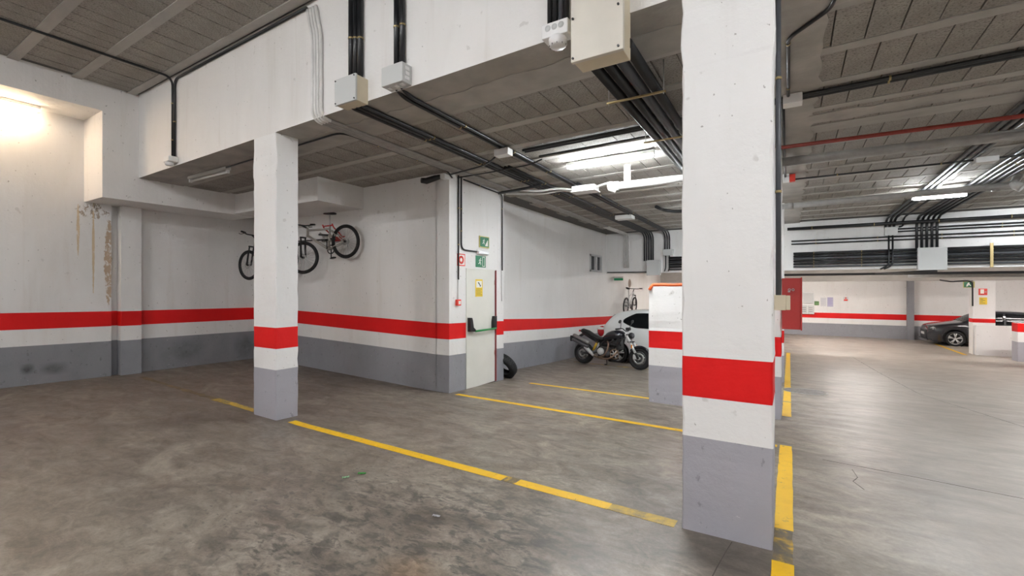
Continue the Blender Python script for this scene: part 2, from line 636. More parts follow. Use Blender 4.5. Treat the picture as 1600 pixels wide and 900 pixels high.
ground_strip('floor_joint', [(.53, 5.6), (.55, 5.35), (.5, 5.2), (.56, 5.0)], .005, M_CRACK, 'short branching crack in the concrete', .0015, rag=.0015)

# ------------------------------------------------------------------ walls
LV = (.66, .94, 1.22)


def slab(bm, p0, p1, back, ztop, zbot=None, striped=True, mats=(0, 1, 2), step=.6, lv=LV, zt1=None):
    """solid wall from p0 to p1 (front face), thickness vector back; painted bands follow the floor"""
    p0, p1, back = Vector((*p0, 0)), Vector((*p1, 0)), Vector((*back, 0))
    k = max(1, int((p1 - p0).length / step))
    cols = []
    for i in range(k + 1):
        p = p0.lerp(p1, i / k)
        g = zf(p.x, p.y)
        zt = ztop(p.x, p.y) if callable(ztop) else ztop
        zs = ([g - .12, g + lv[0], g + lv[1], g + lv[2], zt] if striped else [zbot if zbot is not None else g - .12, zt])
        cols.append(([bm.verts.new((p.x, p.y, z)) for z in zs], [bm.verts.new((p.x + back.x, p.y + back.y, z)) for z in (zs[0], zs[-1])]))
    mi = [mats[1], mats[0], mats[2], mats[0]] if striped else [mats[0]]
    for (a, ab), (b, bb) in zip(cols, cols[1:]):
        for j in range(len(a) - 1):
            bm.faces.new((a[j], b[j], b[j + 1], a[j + 1])).material_index = mi[j]
        bm.faces.new((ab[0], ab[1], bb[1], bb[0]))
        bm.faces.new((a[-1], b[-1], bb[1], ab[1]))
        bm.faces.new((a[0], ab[0], bb[0], b[0]))
    for f, bk in (cols[0], cols[-1]):
        inner = f[1:-1]
        # end face in bands
        prev = bk[0]
        for j in range(len(f) - 1):
            nxt = bk[1] if j == len(f) - 2 else bm.verts.new((bk[0].co.x, bk[0].co.y, f[j + 1].co.z))
            bm.faces.new((f[j], f[j + 1], nxt, prev)).material_index = mi[j]
            prev = nxt


WM = [M_WHITE, M_GREY, M_RED]
bm = BM()
slab(bm, (-10.92, -4.3), (-10.92, 3.38), (-.35, 0), 5.3)
slab(bm, (-11.03, 3.36), (-11.03, 3.52), (-.25, 0), 4.0)
slab(bm, (-10.97, 3.80), (-10.97, 6.3), (-.3, 0), 4.0)
struct('wall_left', bm, [M_WHITE_L, M_GREY_L, M_RED], 'white wall with grey base and red band, damp stained')
bm = BM()
slab(bm, (-10.84, 3.50), (-10.84, 3.82), (-.3, 0), 4.0, step=.4)
struct('trim_1', bm, WM, 'shallow painted pilaster on the damp stained wall')
bm = BM()
slab(bm, (-11.0, 6.2), (-5.36, 6.2), (0, .25), lambda x, y: 3.95)
struct('wall_middle', bm, WM, 'white wall with red band where bicycles hang')
# fire door wall with its opening
DY0, DY1, DZ = 6.68, 7.66, 2.045
bm = BM()
slab(bm, (-5.07, 6.2), (-5.07, DY0), (-.3, 0), 3.95, step=.3)
slab(bm, (-5.07, DY1), (-5.07, 7.97), (-.3, 0), 3.95, step=.2)
slab(bm, (-5.07, DY0), (-5.07, DY1), (-.3, 0), 3.95, DZ, False)
slab(bm, (-5.37, 7.97), (-5.7, 7.97), (0, -.25), 3.95, step=.3)
struct('wall_door', bm, WM, 'white wall around the fire door')
bm = BM()
slab(bm, (-5.65, 7.72), (-5.65, 14.2), (-.3, 0), 3.95)
slab(bm, (-5.65, 15.3), (-5.65, 29.5), (-.3, 0), 3.95)
slab(bm, (-5.65, 14.2), (-5.65, 15.3), (-.3, 0), 2.24)
slab(bm, (-5.65, 14.2), (-5.65, 15.3), (-.3, 0), 3.95, 2.82, False)
struct('wall_recess', bm, [M_WHITE, M_GREY_R, M_RED], 'white wall with red band beside the motorcycle')
bm = BM()
slab(bm, (-5.7, 29.4), (12.3, 29.4), (0, .3), 2.6)
struct('wall_far', bm, WM, 'distant brightly lit wall with red band')
bm = BM()
box(bm, 4.95, 5.2, 29.15, 29.4, -1, 2.4)
struct('trim_2', bm, [M_GREY], 'dark pilaster on the distant wall')
bm = BM()
slab(bm, (12.1, 29.5), (12.1, -4.3), (.3, 0), 5.6)
struct('wall_right', bm, WM, 'white wall with red band')
bm = BM()
slab(bm, (-11.2, -4.1), (12.3, -4.1), (0, -.3), 5.6)
struct('wall_back', bm, WM, 'white wall with red band')

# window high on the recess wall
w = thing('window_1', None, None, (-5.65, 14.75, 2.24))
w['kind'] = 'structure'
bm = BM()
for y0, y1, z0, z1 in ((14.2, 14.27, 2.24, 2.82), (15.23, 15.3, 2.24, 2.82), (14.2, 15.3, 2.24, 2.30), (14.2, 15.3, 2.76, 2.82), (14.7, 14.82, 2.24, 2.82)):
    box(bm, -5.72, -5.62, y0, y1, z0, z1)
obj('window_frame', bm, mat('aluminium_window', (.6, .6, .6), .4), w)
for y0, y1 in ((14.27, 14.7), (14.82, 15.23)):
    bm = BM()
    box(bm, -5.70, -5.69, y0, y1, 2.30, 2.76)
    obj('pane', bm, mat('dark_pane', (.02, .022, .025), .08), w)

# ------------------------------------------------------------------ beams and soffits
bm = BM()
for x in range(-10, 12):
    a, b = (-10.05 if x == -10 else x), min(12.1, x + 1)
    va = [bm.verts.new((a, y, z)) for y, z in ((3.5, zc(a, 3.5)), (3.9, zc(a, 3.9)), (3.9, 5.6), (3.5, 5.6))]
    vb = [bm.verts.new((b, y, z)) for y, z in ((3.5, zc(b, 3.5)), (3.9, zc(b, 3.9)), (3.9, 5.6), (3.5, 5.6))]
    for i in range(4):
        f = bm.faces.new((va[i], va[(i + 1) % 4], vb[(i + 1) % 4], vb[i]))
        f.material_index = 1 if i == 0 else 0
    if x == -10:
        bm.faces.new(va[::-1])
bmesh.ops.remove_doubles(bm, verts=bm.verts, dist=.0005)
M_PLASTER = mat('grey_ceiling_plaster', (.41, .388, .357), .85, var=.22, scale=3, bump=.2, bscale=20)
tag(obj('downstand_beam', bm, [M_WHITE_B, M_PLASTER]), 'deep white concrete beam over the slim pillar, conduits running down its face', 'beam', None, 'structure')
bm = BM()
box(bm, -11.35, -10.05, 2.99, 5.6, 3.25, 5.5)
box(bm, -11.35, -10.05, -4.3, 2.99, 4.73, 5.5)
struct('trim_3', bm, [M_WHITE_B], 'boxed white soffit above the damp stained wall')
bm = BM()
box(bm, -10.06, -7.26, 5.17, 6.3, 3.27, 3.95)
struct('trim_4', bm, [M_WHITE], 'boxed white soffit above the hanging bicycles')
bm = BM()
box(bm, -5.7, 12.2, 15.8, 16.3, 2.21, 3.9)
struct('trim_5', bm, [M_WHITE], 'white concrete beam carrying the stacked conduits')
bm = BM()
box(bm, -5.7, 12.2, 23.9, 24.5, 1.98, 2.6)
struct('trim_6', bm, [M_JOIST], 'low cross beam over the distant car')

# ------------------------------------------------------------------ ceilings
# lower ceiling
bm = BM()
gx = [-11.2 + i for i in range(0, 24)] + [12.3]
gy = [3.9 + i * 1.0 for i in range(0, 12)] + [15.9]
V = {(x, y): (bm.verts.new((x, y, zc(x, y) + .03)), bm.verts.new((x, y, zc(x, y) + .4))) for x in gx for y in gy}
for a, b in zip(gx, gx[1:]):
    for c, d in zip(gy, gy[1:]):
        for s in (0, 1):
            q = [V[p][s] for p in ((a, c), (b, c), (b, d), (a, d))]
            bm.faces.new(q if s else q[::-1])
ceil_low = tag(obj('ceiling', bm, M_SLAB), 'lower ceiling of rough grey blocks between smooth joists', None, None, 'structure')
bm = BM()
box(bm, -11.35, 12.3, -4.4, 3.5, 5.36, 5.7)
ceil_up = tag(obj('ceiling', bm, M_SLAB), 'high ceiling in front of the deep white beam', None, None, 'structure')
for v in ceil_up.data.vertices:
    if v.co.z < 5.5:
        v.co.z = zu(v.co.x) + .03
bm = BM()
box(bm, -5.7, 12.3, 16.3, 29.7, 2.52, 2.8)
struct('ceiling', bm, [mat('pale_ceiling_paint', (.5, .47, .44), .85, var=.15)], 'low ceiling over the distant bays')

PITCH, JW, BL = .725, .125, .237
BLOCKW = PITCH - JW - .008


def tilt(zfun, x, y):
    e = .2
    return Matrix.Rotation(math.atan((zfun(x, y + e) - zfun(x, y - e)) / (2 * e)), 4, 'X') @ Matrix.Rotation(-math.atan((zfun(x + e, y) - zfun(x - e, y)) / (2 * e)), 4, 'Y')


def joist(zfun, x0, x1, y, w, ceil, drop=.006, m=M_JOIST, name='joist', ragged=0.0):
    bm = BM()
    k = max(1, int((x1 - x0) / .8)) if not ragged else max(2, int((x1 - x0) / .15))
    pr = None
    for i in range(k + 1):
        x = x0 + (x1 - x0) * i / k
        a, b = y - w / 2 + random.uniform(-ragged, ragged), y + w / 2 + random.uniform(-ragged, ragged)
        cur = [bm.verts.new((x, a, zfun(x, a) - drop)), bm.verts.new((x, b, zfun(x, b) - drop)), bm.verts.new((x, b, zfun(x, b) + .05)), bm.verts.new((x, a, zfun(x, a) + .05))]
        if pr:
            for j in range(4):
                bm.faces.new((pr[j], pr[(j + 1) % 4], cur[(j + 1) % 4], cur[j]))
        else:
            bm.faces.new(cur)
        pr = cur
    bm.faces.new(pr[::-1])
    return obj(name, bm, m, ceil)


def strip_y(zfun, x, w, y0, y1, ceil, name, drop, ragged=.03):
    bm = BM()
    k = int((y1 - y0) / .15)
    pr = None
    for i in range(k + 1):
        y = y0 + (y1 - y0) * i / k
        a, b = x - w / 2 + random.uniform(-ragged, ragged), x + w / 2 + random.uniform(-ragged, ragged)
        cur = [bm.verts.new((a, y, zfun(a, y) - drop)), bm.verts.new((b, y, zfun(b, y) - drop)), bm.verts.new((b, y, zfun(b, y) + .05)), bm.verts.new((a, y, zfun(a, y) + .05))]
        if pr:
            for j in range(4):
                bm.faces.new((pr[j], pr[(j + 1) % 4], cur[(j + 1) % 4], cur[j]))
        else:
            bm.faces.new(cur)
        pr = cur
    bm.faces.new(pr[::-1])
    return obj(name, bm, M_PLASTER, ceil)


bm = BM()
box(bm, -BL / 2 + .004, BL / 2 - .004, -BLOCKW / 2, BLOCKW / 2, 0, .05)
for v in bm.verts:
    if v.co.z < .01:
        v.co.x *= .985
block_mesh = bpy.data.meshes.new('block')
bm.to_mesh(block_mesh)
bm.free()
block_mesh.materials.append(M_BLOCK)

cand = []
rows_low = [4.95 + PITCH * (k + .5) for k in range(-1, 15)]
rows_up = [2.66 - PITCH * (k - .5) for k in range(0, 4)]
for rows, zfun, cl, xr in ((rows_low, zc, ceil_low, (-10.0, 6.6)), (rows_up, lambda x, y: zu(x), ceil_up, (-9.9, -4.0))):
    for ri, y in enumerate(rows):
        x = xr[0] + (ri % 2) * .13
        while x < xr[1]:
            if not (zfun is zc and (-.6 < x < .14 or y > 15.4)) and not (x < -5.2 and y > 6.1):
                z = zfun(x, y) + random.choice((0, 0, .002, .004, .007, -.002))
                p = project((x, y, z))
                if p and -60 < p[0] < 1660 and -60 < p[1] < 460:
                    cand.append((p[2] if zfun is zc else p[2] + 2.5, x, y, z, zfun, cl))
            x += BL
cand.sort(key=lambda c: c[0])
count = {id(ceil_low): 0, id(ceil_up): 0}
rest = {}
for d, x, y, z, zfun, cl in cand:
    mtx = Matrix.Translation((x, y, z)) @ tilt(zfun, x, y)
    key = 'l' if cl is ceil_low else 'u'
    lim = 240 if key == 'l' else 56
    count[key] = count.get(key, 0) + 1
    if count[key] <= lim:
        o = bpy.data.objects.new('block', block_mesh)
        C.objects.link(o)
        o.parent = cl
        o.matrix_local = mtx
    else:
        rest.setdefault(key, (cl, []))[1].append(mtx)
for key, (cl, ms) in rest.items():
    bm = BM()
    for m in ms:
        box(bm, -BL / 2 + .004, BL / 2 - .004, -BLOCKW / 2, BLOCKW / 2, 0, .05, 0, 0, m)
    tag(obj('distant_blocks', bm, M_BLOCK, cl), None, None, None, 'stuff')
for k in range(-1, 15):
    y = 4.95 + PITCH * k
    if y < 15.7:
        joist(zc, -10.0 if y < 6.1 else -5.1, 7.0, y, JW if k not in (3,) else .3, ceil_low)
for y in (3.385, 2.66, 1.935, 1.21, .485):
    joist(lambda x, yy: zu(x), -10.05, 4, y, JW, ceil_up)
joist(zc, -10.05, 7.0, 4.03, .36, ceil_low, .007, M_PLASTER, 'plaster_band', .03)
strip_y(zc, -.22, .95, 4.1, 15.7, ceil_low, 'plaster_band', .008)
joist(zc, .2, 7.0, 6.72, .30, ceil_low, .012, M_PLASTER, 'plaster_band', .03)

# ------------------------------------------------------------------ pillars
def pillar(name, label, x0, x1, y0, y1, ztop, lv=LV, mats=None, jit=.003, grp=None, zt=None):
    g = zf((x0 + x1) / 2, y0)
    bm = BM()
    zs = [g - .1]
    z = g + .05
    while z < ztop - .04:
        zs.append(z)
        z += .12
    zs.append(ztop)
    if ztop > 3.4:
        zs += [g + 3.245, g + 3.275]
    for L in lv:
        zs.append(g + L)
    zs = sorted(set(zs))
    clean = [zs[0]]
    for z in zs[1:]:
        fixed = any(abs(z - g - L) < 1e-6 for L in lv)
        if z - clean[-1] < .026:
            if fixed:
                clean[-1] = z
            continue
        clean.append(z)
    b = .008
    def ring(z):
        hi = z > g + 3.26
        jit_, grow = (jit * 3, .004) if hi else (jit, 0)
        pts = []
        for cx, cy, sx, sy in ((x0, y0, 1, 1), (x1, y0, -1, 1), (x1, y1, -1, -1), (x0, y1, 1, -1)):
            c = b + random.choice((0, 0, 0, .004, .012)) * random.random()
            j = Vector((random.uniform(-jit_, jit_) - sx * grow, random.uniform(-jit_, jit_) - sy * grow, 0))
            p, q = Vector((cx + sx * c, cy, z)), Vector((cx, cy + sy * c, z))
            if (sx > 0) == (sy > 0):
                p, q = q, p
            pts += [p + j, q + j]
        return pts
    rs = [[bm.verts.new(p) for p in ring(z)] for z in clean]
    for r0, r1, za in zip(rs, rs[1:], clean):
        h = za - g + 1e-4
        mi = 1 if h < lv[0] else 0 if h < lv[1] else 2 if h < lv[2] else 0
        for k in range(8):
            bm.faces.new((r0[k], r0[(k + 1) % 8], r1[(k + 1) % 8], r1[k])).material_index = mi
    bm.faces.new(rs[-1])
    bm.faces.new(rs[0][::-1])
    o = obj(name, bm, mats or [M_WHITE_P, M_GREY_P, M_RED])
    return tag(o, label, 'pillar', grp, 'thing')


pillar('pillar', 'thick white square pillar nearest the camera, yellow aisle line at its foot', -.65, -.09, 3.38, 3.86, zc(-.4, 3.6))
pillar('pillar', 'slim white pillar with red band under the deep beam', -6.32, -5.79, 3.5, 3.82, zc(-6, 3.6))
LV2 = (.62, .915, 1.2)
pillar('pillar', 'white pillar carrying the red cabinet, mostly behind the thick pillar', -.65, -.1, 7.68, 8.2, zc(-.4, 8), LV2)
pillar('pillar', 'distant white pillar beyond the red cabinet, a sliver showing', -.65, -.105, 12.2, 12.7, zc(-.4, 12.4), LV2)
pillar('pillar', 'bright white pillar in front of the dark car with signs', 5.98, 6.6, 24.0, 24.45, 2.22, (.0, 1.22, 1.37), jit=.001)
pillar('low_wall', 'low white wall at the foot of the pillar with signs', 6.02, 9.0, 23.78, 23.98, .28, (.0, .01, .02), [M_WHITE_P] * 3, jit=.001)['category'] = 'low wall'
pillar('low_wall', 'low wall end with red top band and grey base near the dark car', 6.6, 10.0, 22.07, 22.55, .36, (.66, 1.0, 1.3), jit=.001)['category'] = 'low wall'
o = pillar('low_wall', 'chest high white wall with red band, orange tube along its top', -2.02, -.66, 7.72, 7.95, 1.715, LV2, jit=.004)
o['category'] = 'low wall'
bm = BM()
pts = [(-2.0, 7.70, 1.66), (-1.96, 7.74, 1.74)] + [(-1.9 + .12 * i, 7.74, 1.742 + .004 * math.sin(i * 2.1)) for i in range(11)]
pf = fillet(pts, .03)
tube(bm, pf, .026, 10)
tag(obj('corrugated_tube', bm, M_ORANGE), 'orange corrugated tube lying on the chest high white wall', 'tube')

# ------------------------------------------------------------------ fire door and what is around it
d = thing('door_1', None, None, (-5.07, 7.17, -.19))
d['kind'] = 'structure'
zb = zf(-5, 7.2) + .004
bm = BM()
box(bm, -5.12, -5.062, DY0 + .012, DY1 - .03, zb, DZ - .012, 0, .003)
obj('door_leaf', bm, M_DOOR, d)
bm = BM()
box(bm, -5.2, -5.058, DY0, DY0 + .01, zb, DZ)
box(bm, -5.2, -5.055, DY0, DY1, DZ - .012, DZ + .008)
obj('door_frame', bm, M_DOOR, d)
bm = BM()
box(bm, -5.2, -5.04, DY1 - .028, DY1, zb, DZ)
tag(obj('door_edge', bm, M_MAROON, d), 'maroon hinge edge')
bm = BM()
prism(bm, [(6.72, .885), (6.80, .885), (6.90, .87), (6.90, .90), (6.82, .96), (6.79, 1.10), (6.77, 1.14), (6.72, 1.14)], (-5.06, 0, 0), (0, 1, 0), (0, 0, 1), .07)
prism(bm, [(7.50, .87), (7.60, .87), (7.60, 1.13), (7.53, 1.13), (7.50, 1.02)], (-5.06, 0, 0), (0, 1, 0), (0, 0, 1), .07)
obj('panic_bar_bracket', bm, M_BK, d)
bm = BM()
tube(bm, [(-4.985, 6.87, .885), (-4.985, 7.56, .888)], .018, 12)
tag(obj('panic_bar', bm, M_GREENBAR, d), 'green push bar')
bm = BM()
for z in (.35, 1.75):
    tube(bm, [(-5.05, DY1 - .04, z), (-5.05, DY1 - .04, z + .1)], .01, 8)
obj('hinge', bm, M_MAROON, d)

# notice on the door
n = thing('notice', 'yellow notice sheet with white square on the fire door', 'notice', (-5.06, 7.08, 1.52))
bm = BM()
box(bm, -5.062, -5.058, 6.965, 7.195, 1.525, 1.855)
obj('sheet', bm, M_YEL, n)
bm = BM()
box(bm, -5.058, -5.0565, 6.99, 7.17, 1.70, 1.825)
obj('white_square', bm, M_SIGNW, n)
bm = BM()
prism(bm, [(7.04, 1.80), (7.07, 1.80), (7.12, 1.745), (7.135, 1.75), (7.13, 1.715), (7.095, 1.72), (7.105, 1.735), (7.05, 1.78)], (-5.0565, 0, 0), (0, 1, 0), (0, 0, 1), .001)
for k in range(5):
    box(bm, -5.058, -5.057, 6.985, 7.17 - (k % 2) * .03, 1.665 - k * .027, 1.671 - k * .027)
obj('printing', bm, M_INK, n)


def sign_board(name, label, y0, y1, z0, z1, mats, x=-5.07, t=.004, edge=None):
    s = thing(name, label, 'sign', (x, (y0 + y1) / 2, z0))
    bm = BM()
    box(bm, x, x + t, y0, y1, z0, z1)
    obj('board', bm, mats, s)
    return s


def runner(bm, x, cy, cz, h, flip=1, depth=.001):
    """running man pictogram facing +y*flip on a face at x"""
    U, W = (0, flip, 0), (0, 0, 1)
    P = lambda poly: prism(bm, [(a * h, b * h) for a, b in poly], (x, cy, cz), U, W, (0, depth) if flip > 0 else (-depth, 0))
    P([(.07 * math.cos(2 * PI * k / 10) + .1, .07 * math.sin(2 * PI * k / 10) + .34) for k in range(10)])
    P([(-.08, -.05), (.05, -.1), (.14, .22), (.02, .25)])
    P([(.08, .24), (.14, .2), (.27, .1), (.33, .12), (.32, .17), (.26, .16)])
    P([(.03, .25), (-.15, .2), (-.2, .05), (-.14, .03), (-.1, .14), (.02, .17)])
    P([(-.06, -.04), (.05, -.1), (.2, -.14), (.14, -.38), (.07, -.37), (.11, -.2), (-.02, -.17)])
    P([(-.08, -.02), (.02, -.1), (-.12, -.26), (-.33, -.27), (-.34, -.2), (-.16, -.19)])


s = sign_board('exit_sign', 'green running man exit sign just above the fire door', 6.98, 7.315, 2.088, 2.306, M_SIGNG)
bm = BM()
runner(bm, -5.066, 7.12, 2.197, .17)
for y0, y1, z0, z1 in ((7.2, 7.285, 2.28, 2.292), (7.2, 7.212, 2.11, 2.29), (7.273, 7.285, 2.11, 2.29), (7.2, 7.285, 2.105, 2.115)):
    box(bm, -5.066, -5.065, y0, y1, z0, z1)
obj('pictogram', bm, M_SIGNW, s)
s = sign_board('exit_sign', 'green stair sign with pale edge, topmost above the fire door', 7.09, 7.41, 2.47, 2.69, M_SIGNY, -5.07, .02)
bm = BM()
box(bm, -5.05, -5.048, 7.105, 7.395, 2.485, 2.675)
obj('panel', bm, M_SIGNG, s)
bm = BM()
runner(bm, -5.048, 7.22, 2.585, .14)
for k in range(4):
    box(bm, -5.048, -5.047, 7.27 + k * .022, 7.36, 2.505 + k * .028, 2.533 + k * .028)
obj('pictogram', bm, M_SIGNW, s)
s = sign_board('fire_sign', 'red bordered sign with a red ring beside the fire door', 6.42, 6.655, 2.09, 2.31, M_SIGNR)
bm = BM()
box(bm, -5.066, -5.065, 6.438, 6.637, 2.108, 2.292)
obj('white_field', bm, M_SIGNW, s)
bm = BM()
lathe(bm, [(.075, 0), (.075, .0015), (.035, .0015), (.035, 0)], (-5.065, 6.5375, 2.2), (1, 0, 0), 24)
obj('ring', bm, M_SIGNR, s)
l = thing('emergency_light', 'white emergency light between the two green signs', 'light', (-5.07, 7.17, 2.32))
bm = BM()
box(bm, -5.07, -5.035, 6.99, 7.36, 2.325, 2.425, 0, .01)
obj('housing', bm, M_WBOX, l)
bm = BM()
box(bm, -5.036, -5.005, 7.0, 7.35, 2.335, 2.4, 0, .014)
obj('diffuser', bm, mat('milky_diffuser', (.85, .86, .88), .25), l)
c = thing('call_point', 'small red fire alarm call point at the wall corner', 'alarm', (-5.07, 6.42, 1.37))
bm = BM()
box(bm, -5.07, -5.02, 6.37, 6.48, 1.375, 1.485, 0, .006)
obj('housing', bm, M_SIGNR, c)
bm = BM()
box(bm, -5.021, -5.016, 6.40, 6.46, 1.40, 1.46)
obj('press_plate', bm, M_SIGNW, c)


# ------------------------------------------------------------------ conduits
def clips_on(parent, pts, r, positions, m=M_BRASS):
    """brass clips as rings at given distances along the path"""
    ps = [Vector(p) for p in pts]
    for s in positions:
        t = s
        for a, b in zip(ps, ps[1:]):
            L = (b - a).length
            if t <= L:
                c = a.lerp(b, t / L)
                bm = BM()
                dr = (b - a).normalized() * .009
                tube(bm, [c - dr, c + dr], r + .004, 8)
                obj('clip', bm, m, parent)
                break
            t -= L


def conduit(label, pts, r=.016, m=None, rad=.1, group=None, clips=(), name='conduit', cat='pipe', seg=8):
    bm = BM()
    tube(bm, pts, r, seg, rad)
    o = tag(obj(name, bm, m or M_BLACK), label, cat, group)
    clips_on(o, pts, r, clips)
    return o


BY = 3.5                                        # face of the deep beam


def along(x, y0, y1, dz=.02, n=4):
    """points under the lower ceiling, running away from the camera at x"""
    return [(x, y0 + (y1 - y0) * i / n, zc(x, y0 + (y1 - y0) * i / n) - dz) for i in range(n + 1)]


# corner lamp feeds: one comes across the high ceiling, one along the beam top
xA, xB = -8.66, -8.60
conduit('black conduit crossing the high ceiling and dropping to the corner emergency light',
        [(xA, -2.0, zu(xA) - .02), (xA, BY - .03, zu(xA) - .02), (xA, BY - .03, 3.83)], .018, rad=.14, clips=(5.9, 6.5))
conduit('black conduit along the top of the deep beam, dropping to the corner emergency light',
        [(-5.1, BY - .025, zu(-5.1) - .045), (xB, BY - .025, zu(xB) - .06), (xB, BY - .025, 3.83)], .018, rad=.14, clips=(4.2, 4.8))
e = thing('emergency_light', 'small white round lamp where two black conduits end on the deep beam', 'light', (-8.63, 3.46, 3.7))
bm = BM()
box(bm, -8.72, -8.52, 3.36, 3.5, 3.74, 3.83, 0, .01)
obj('housing', bm, M_WBOX, e)
bm = BM()
lathe(bm, [(.0, -.05), (.045, -.05), (.06, -.035), (.065, 0)], (-8.65, 3.42, 3.74), (0, 0, 1), 20)
obj('lens', bm, mat('frosted_lens', (.8, .8, .8), .2), e)
# unlit batten near the corner
def batten(label, x0, x1, y, z, key=None, along_y=False, r=.017, group=None, tubes=1, drop=.0):
    mid = ((x0 + x1) / 2, y, z) if not along_y else (y, (x0 + x1) / 2, z)
    t = thing('fluorescent_light', label, 'light', mid, group)
    mk = lambda a0, a1, b0, b1, c0, c1: (a0, a1, b0, b1, c0, c1) if not along_y else (b0, b1, a0, a1, c0, c1)
    bm = BM()
    box(bm, *mk(x0, x1, y - .045, y + .045, z - .055, z), 0, .008)
    obj('housing', bm, M_WBOX if key else mat('dusty_fitting', (.5, .49, .46), .5), t)
    m = emit('glowing_tube_' + key, *TUBE[key]) if key else mat('unlit_tube', (.7, .7, .68), .3)
    bm = BM()
    for k in range(tubes):
        yy = y + (k - (tubes - 1) / 2) * .05
        p, q = (x0 + .04, yy, z - .085), (x1 - .04, yy, z - .085)
        if along_y:
            p, q = (p[1], p[0], p[2]), (q[1], q[0], q[2])
        tube(bm, [p, q], r, 10)
    obj('tube', bm, m, t)
    for a in (x0, x1 - .04):
        bm = BM()
        box(bm, *mk(a, a + .04, y - .025, y + .025, z - .105, z - .05), 0, .004)
        obj('end_cap', bm, M_WBOX, t)
    return t


zl = zc(-8.5, 3.95)
batten('dusty unlit strip light under the low ceiling behind the deep beam', -9.2, -7.9, 3.96, zl - .01)
conduit('thin black conduit feeding the unlit strip light',
        [(-7.9, 3.93, zl - .03), (-5.02, 3.93, zc(-5, 3.93) - .02), (-5.02, 6.1, zc(-5, 6.1) - .02), (-5.045, 6.25, zc(-5, 6.2) - .1)], .013, rad=.18, clips=(3.5, 4.3))

# four white pipes down the beam, over the ceiling to the far beam
for k, w in enumerate(('outermost', 'second', 'third', 'innermost')):
    x = -4.98 + k * .054
    o = conduit('%s of four white pipes on the deep beam, counted from the slim pillar' % w,
                [(x - .09, BY - .03, 5.12), (x - .06, BY - .025, 4.95), (x, BY - .025, 4.75), (x, BY - .025, zc(x, BY) - .02)] + along(x, 3.75, 15.6, .02, 6) + [(x, 15.77, 3.5), (x, 15.77, 2.4)],
                .021, M_WPIPE, .16, 'white pipes bending under the deep beam', (), seg=8)
    o.data.materials.append(M_GPIPE)
    for p in o.data.polygons:
        if 3.62 < p.center.y < 13 and p.center.z < 3.85:
            p.material_index = 1

# three black conduits into the beige box
for k, w in enumerate(('first', 'second', 'third')):
    x = -4.26 + k * .075
    conduit('%s of three black conduits above the square beige box, counted from the slim pillar' % w,
            [(x, BY - .035, 5.15), (x, BY - .035, 3.98)], .033, rad=0, group='conduits above the square beige box', clips=(.62 + k * .02,), seg=12)
b = thing('junction_box', 'square beige box at the lower edge of the deep beam', 'box', (-4.19, 3.42, 3.73))
bm = BM()
box(bm, -4.36, -4.02, 3.33, 3.5, 3.74, 4.02, 0, .006)
obj('body', bm, M_BEIGE, b)
bm = BM()
box(bm, -4.365, -4.015, 3.32, 3.345, 3.735, 4.025, 0, .004)
tag(obj('lid', bm, M_LBOX, b), 'pale grey lid')
bm = BM()
for x in (-4.345, -4.035):
    for z in (3.755, 4.005):
        tube(bm, [(x, 3.325, z), (x, 3.312, z)], .008, 8)
tag(obj('screw', bm, M_BK, b), None, None, None, 'stuff')
FAR = 15.76
ords5 = ('first', 'second', 'third', 'fourth', 'fifth')
for k in range(5):
    x = -4.27 + k * .075
    st = 3.5 if k < 3 else 6.4
    conduit('%s of five black conduits over the ceiling to the grey box on the far beam' % ords5[k],
            ([(x, 3.42, 3.8)] if k < 3 else []) + along(x, st, 15.5, .028, 6) + [(x, FAR, 3.45), (x, FAR, 2.62)], .024, None, .2, 'conduits from the square beige box', (1.3, 2.6, 3.9, 5.2))

# two black conduits into the pale box
for k, w in enumerate(('first', 'second')):
    x = -3.55 + k * .085
    conduit('%s of two black conduits above the small pale grey box on the deep beam' % w, [(x, BY - .03, 5.15), (x, BY - .03, 3.96)], .030, rad=0,
            group='conduits above the small pale box', clips=(.7,), seg=12)
b = thing('junction_box', 'small pale grey box on the deep beam, smaller than the beige one', 'box', (-3.5, 3.4, 3.83))
bm = BM()
box(bm, -3.66, -3.36, 3.36, 3.5, 3.80, 4.0, 0, .006)
obj('body', bm, M_LBOX, b)
bm = BM()
for z in (3.85, 3.9, 3.95):
    box(bm, -3.361, -3.352, 3.40, 3.46, z - .018, z + .018, 0, .003)
for x in (-3.6, -3.5, -3.42):
    box(bm, x - .02, x + .02, 3.40, 3.45, 3.793, 3.801)
tag(obj('knockout', bm, M_WBOX, b), None, None, None, 'stuff')
for k in range(3):
    x = -3.58 + k * .075
    conduit('%s of three black conduits from the small pale box over the ceiling' % ords5[k],
            ([(x, 3.42, 3.86)] if k < 2 else []) + along(x, 3.6 if k < 2 else 8.0, 15.5, .028, 6) + [(x, FAR, 3.45), (x, FAR, 2.78)], .022, None, .2,
            'conduits from the small pale box', (1.2, 2.4, 3.6, 5))

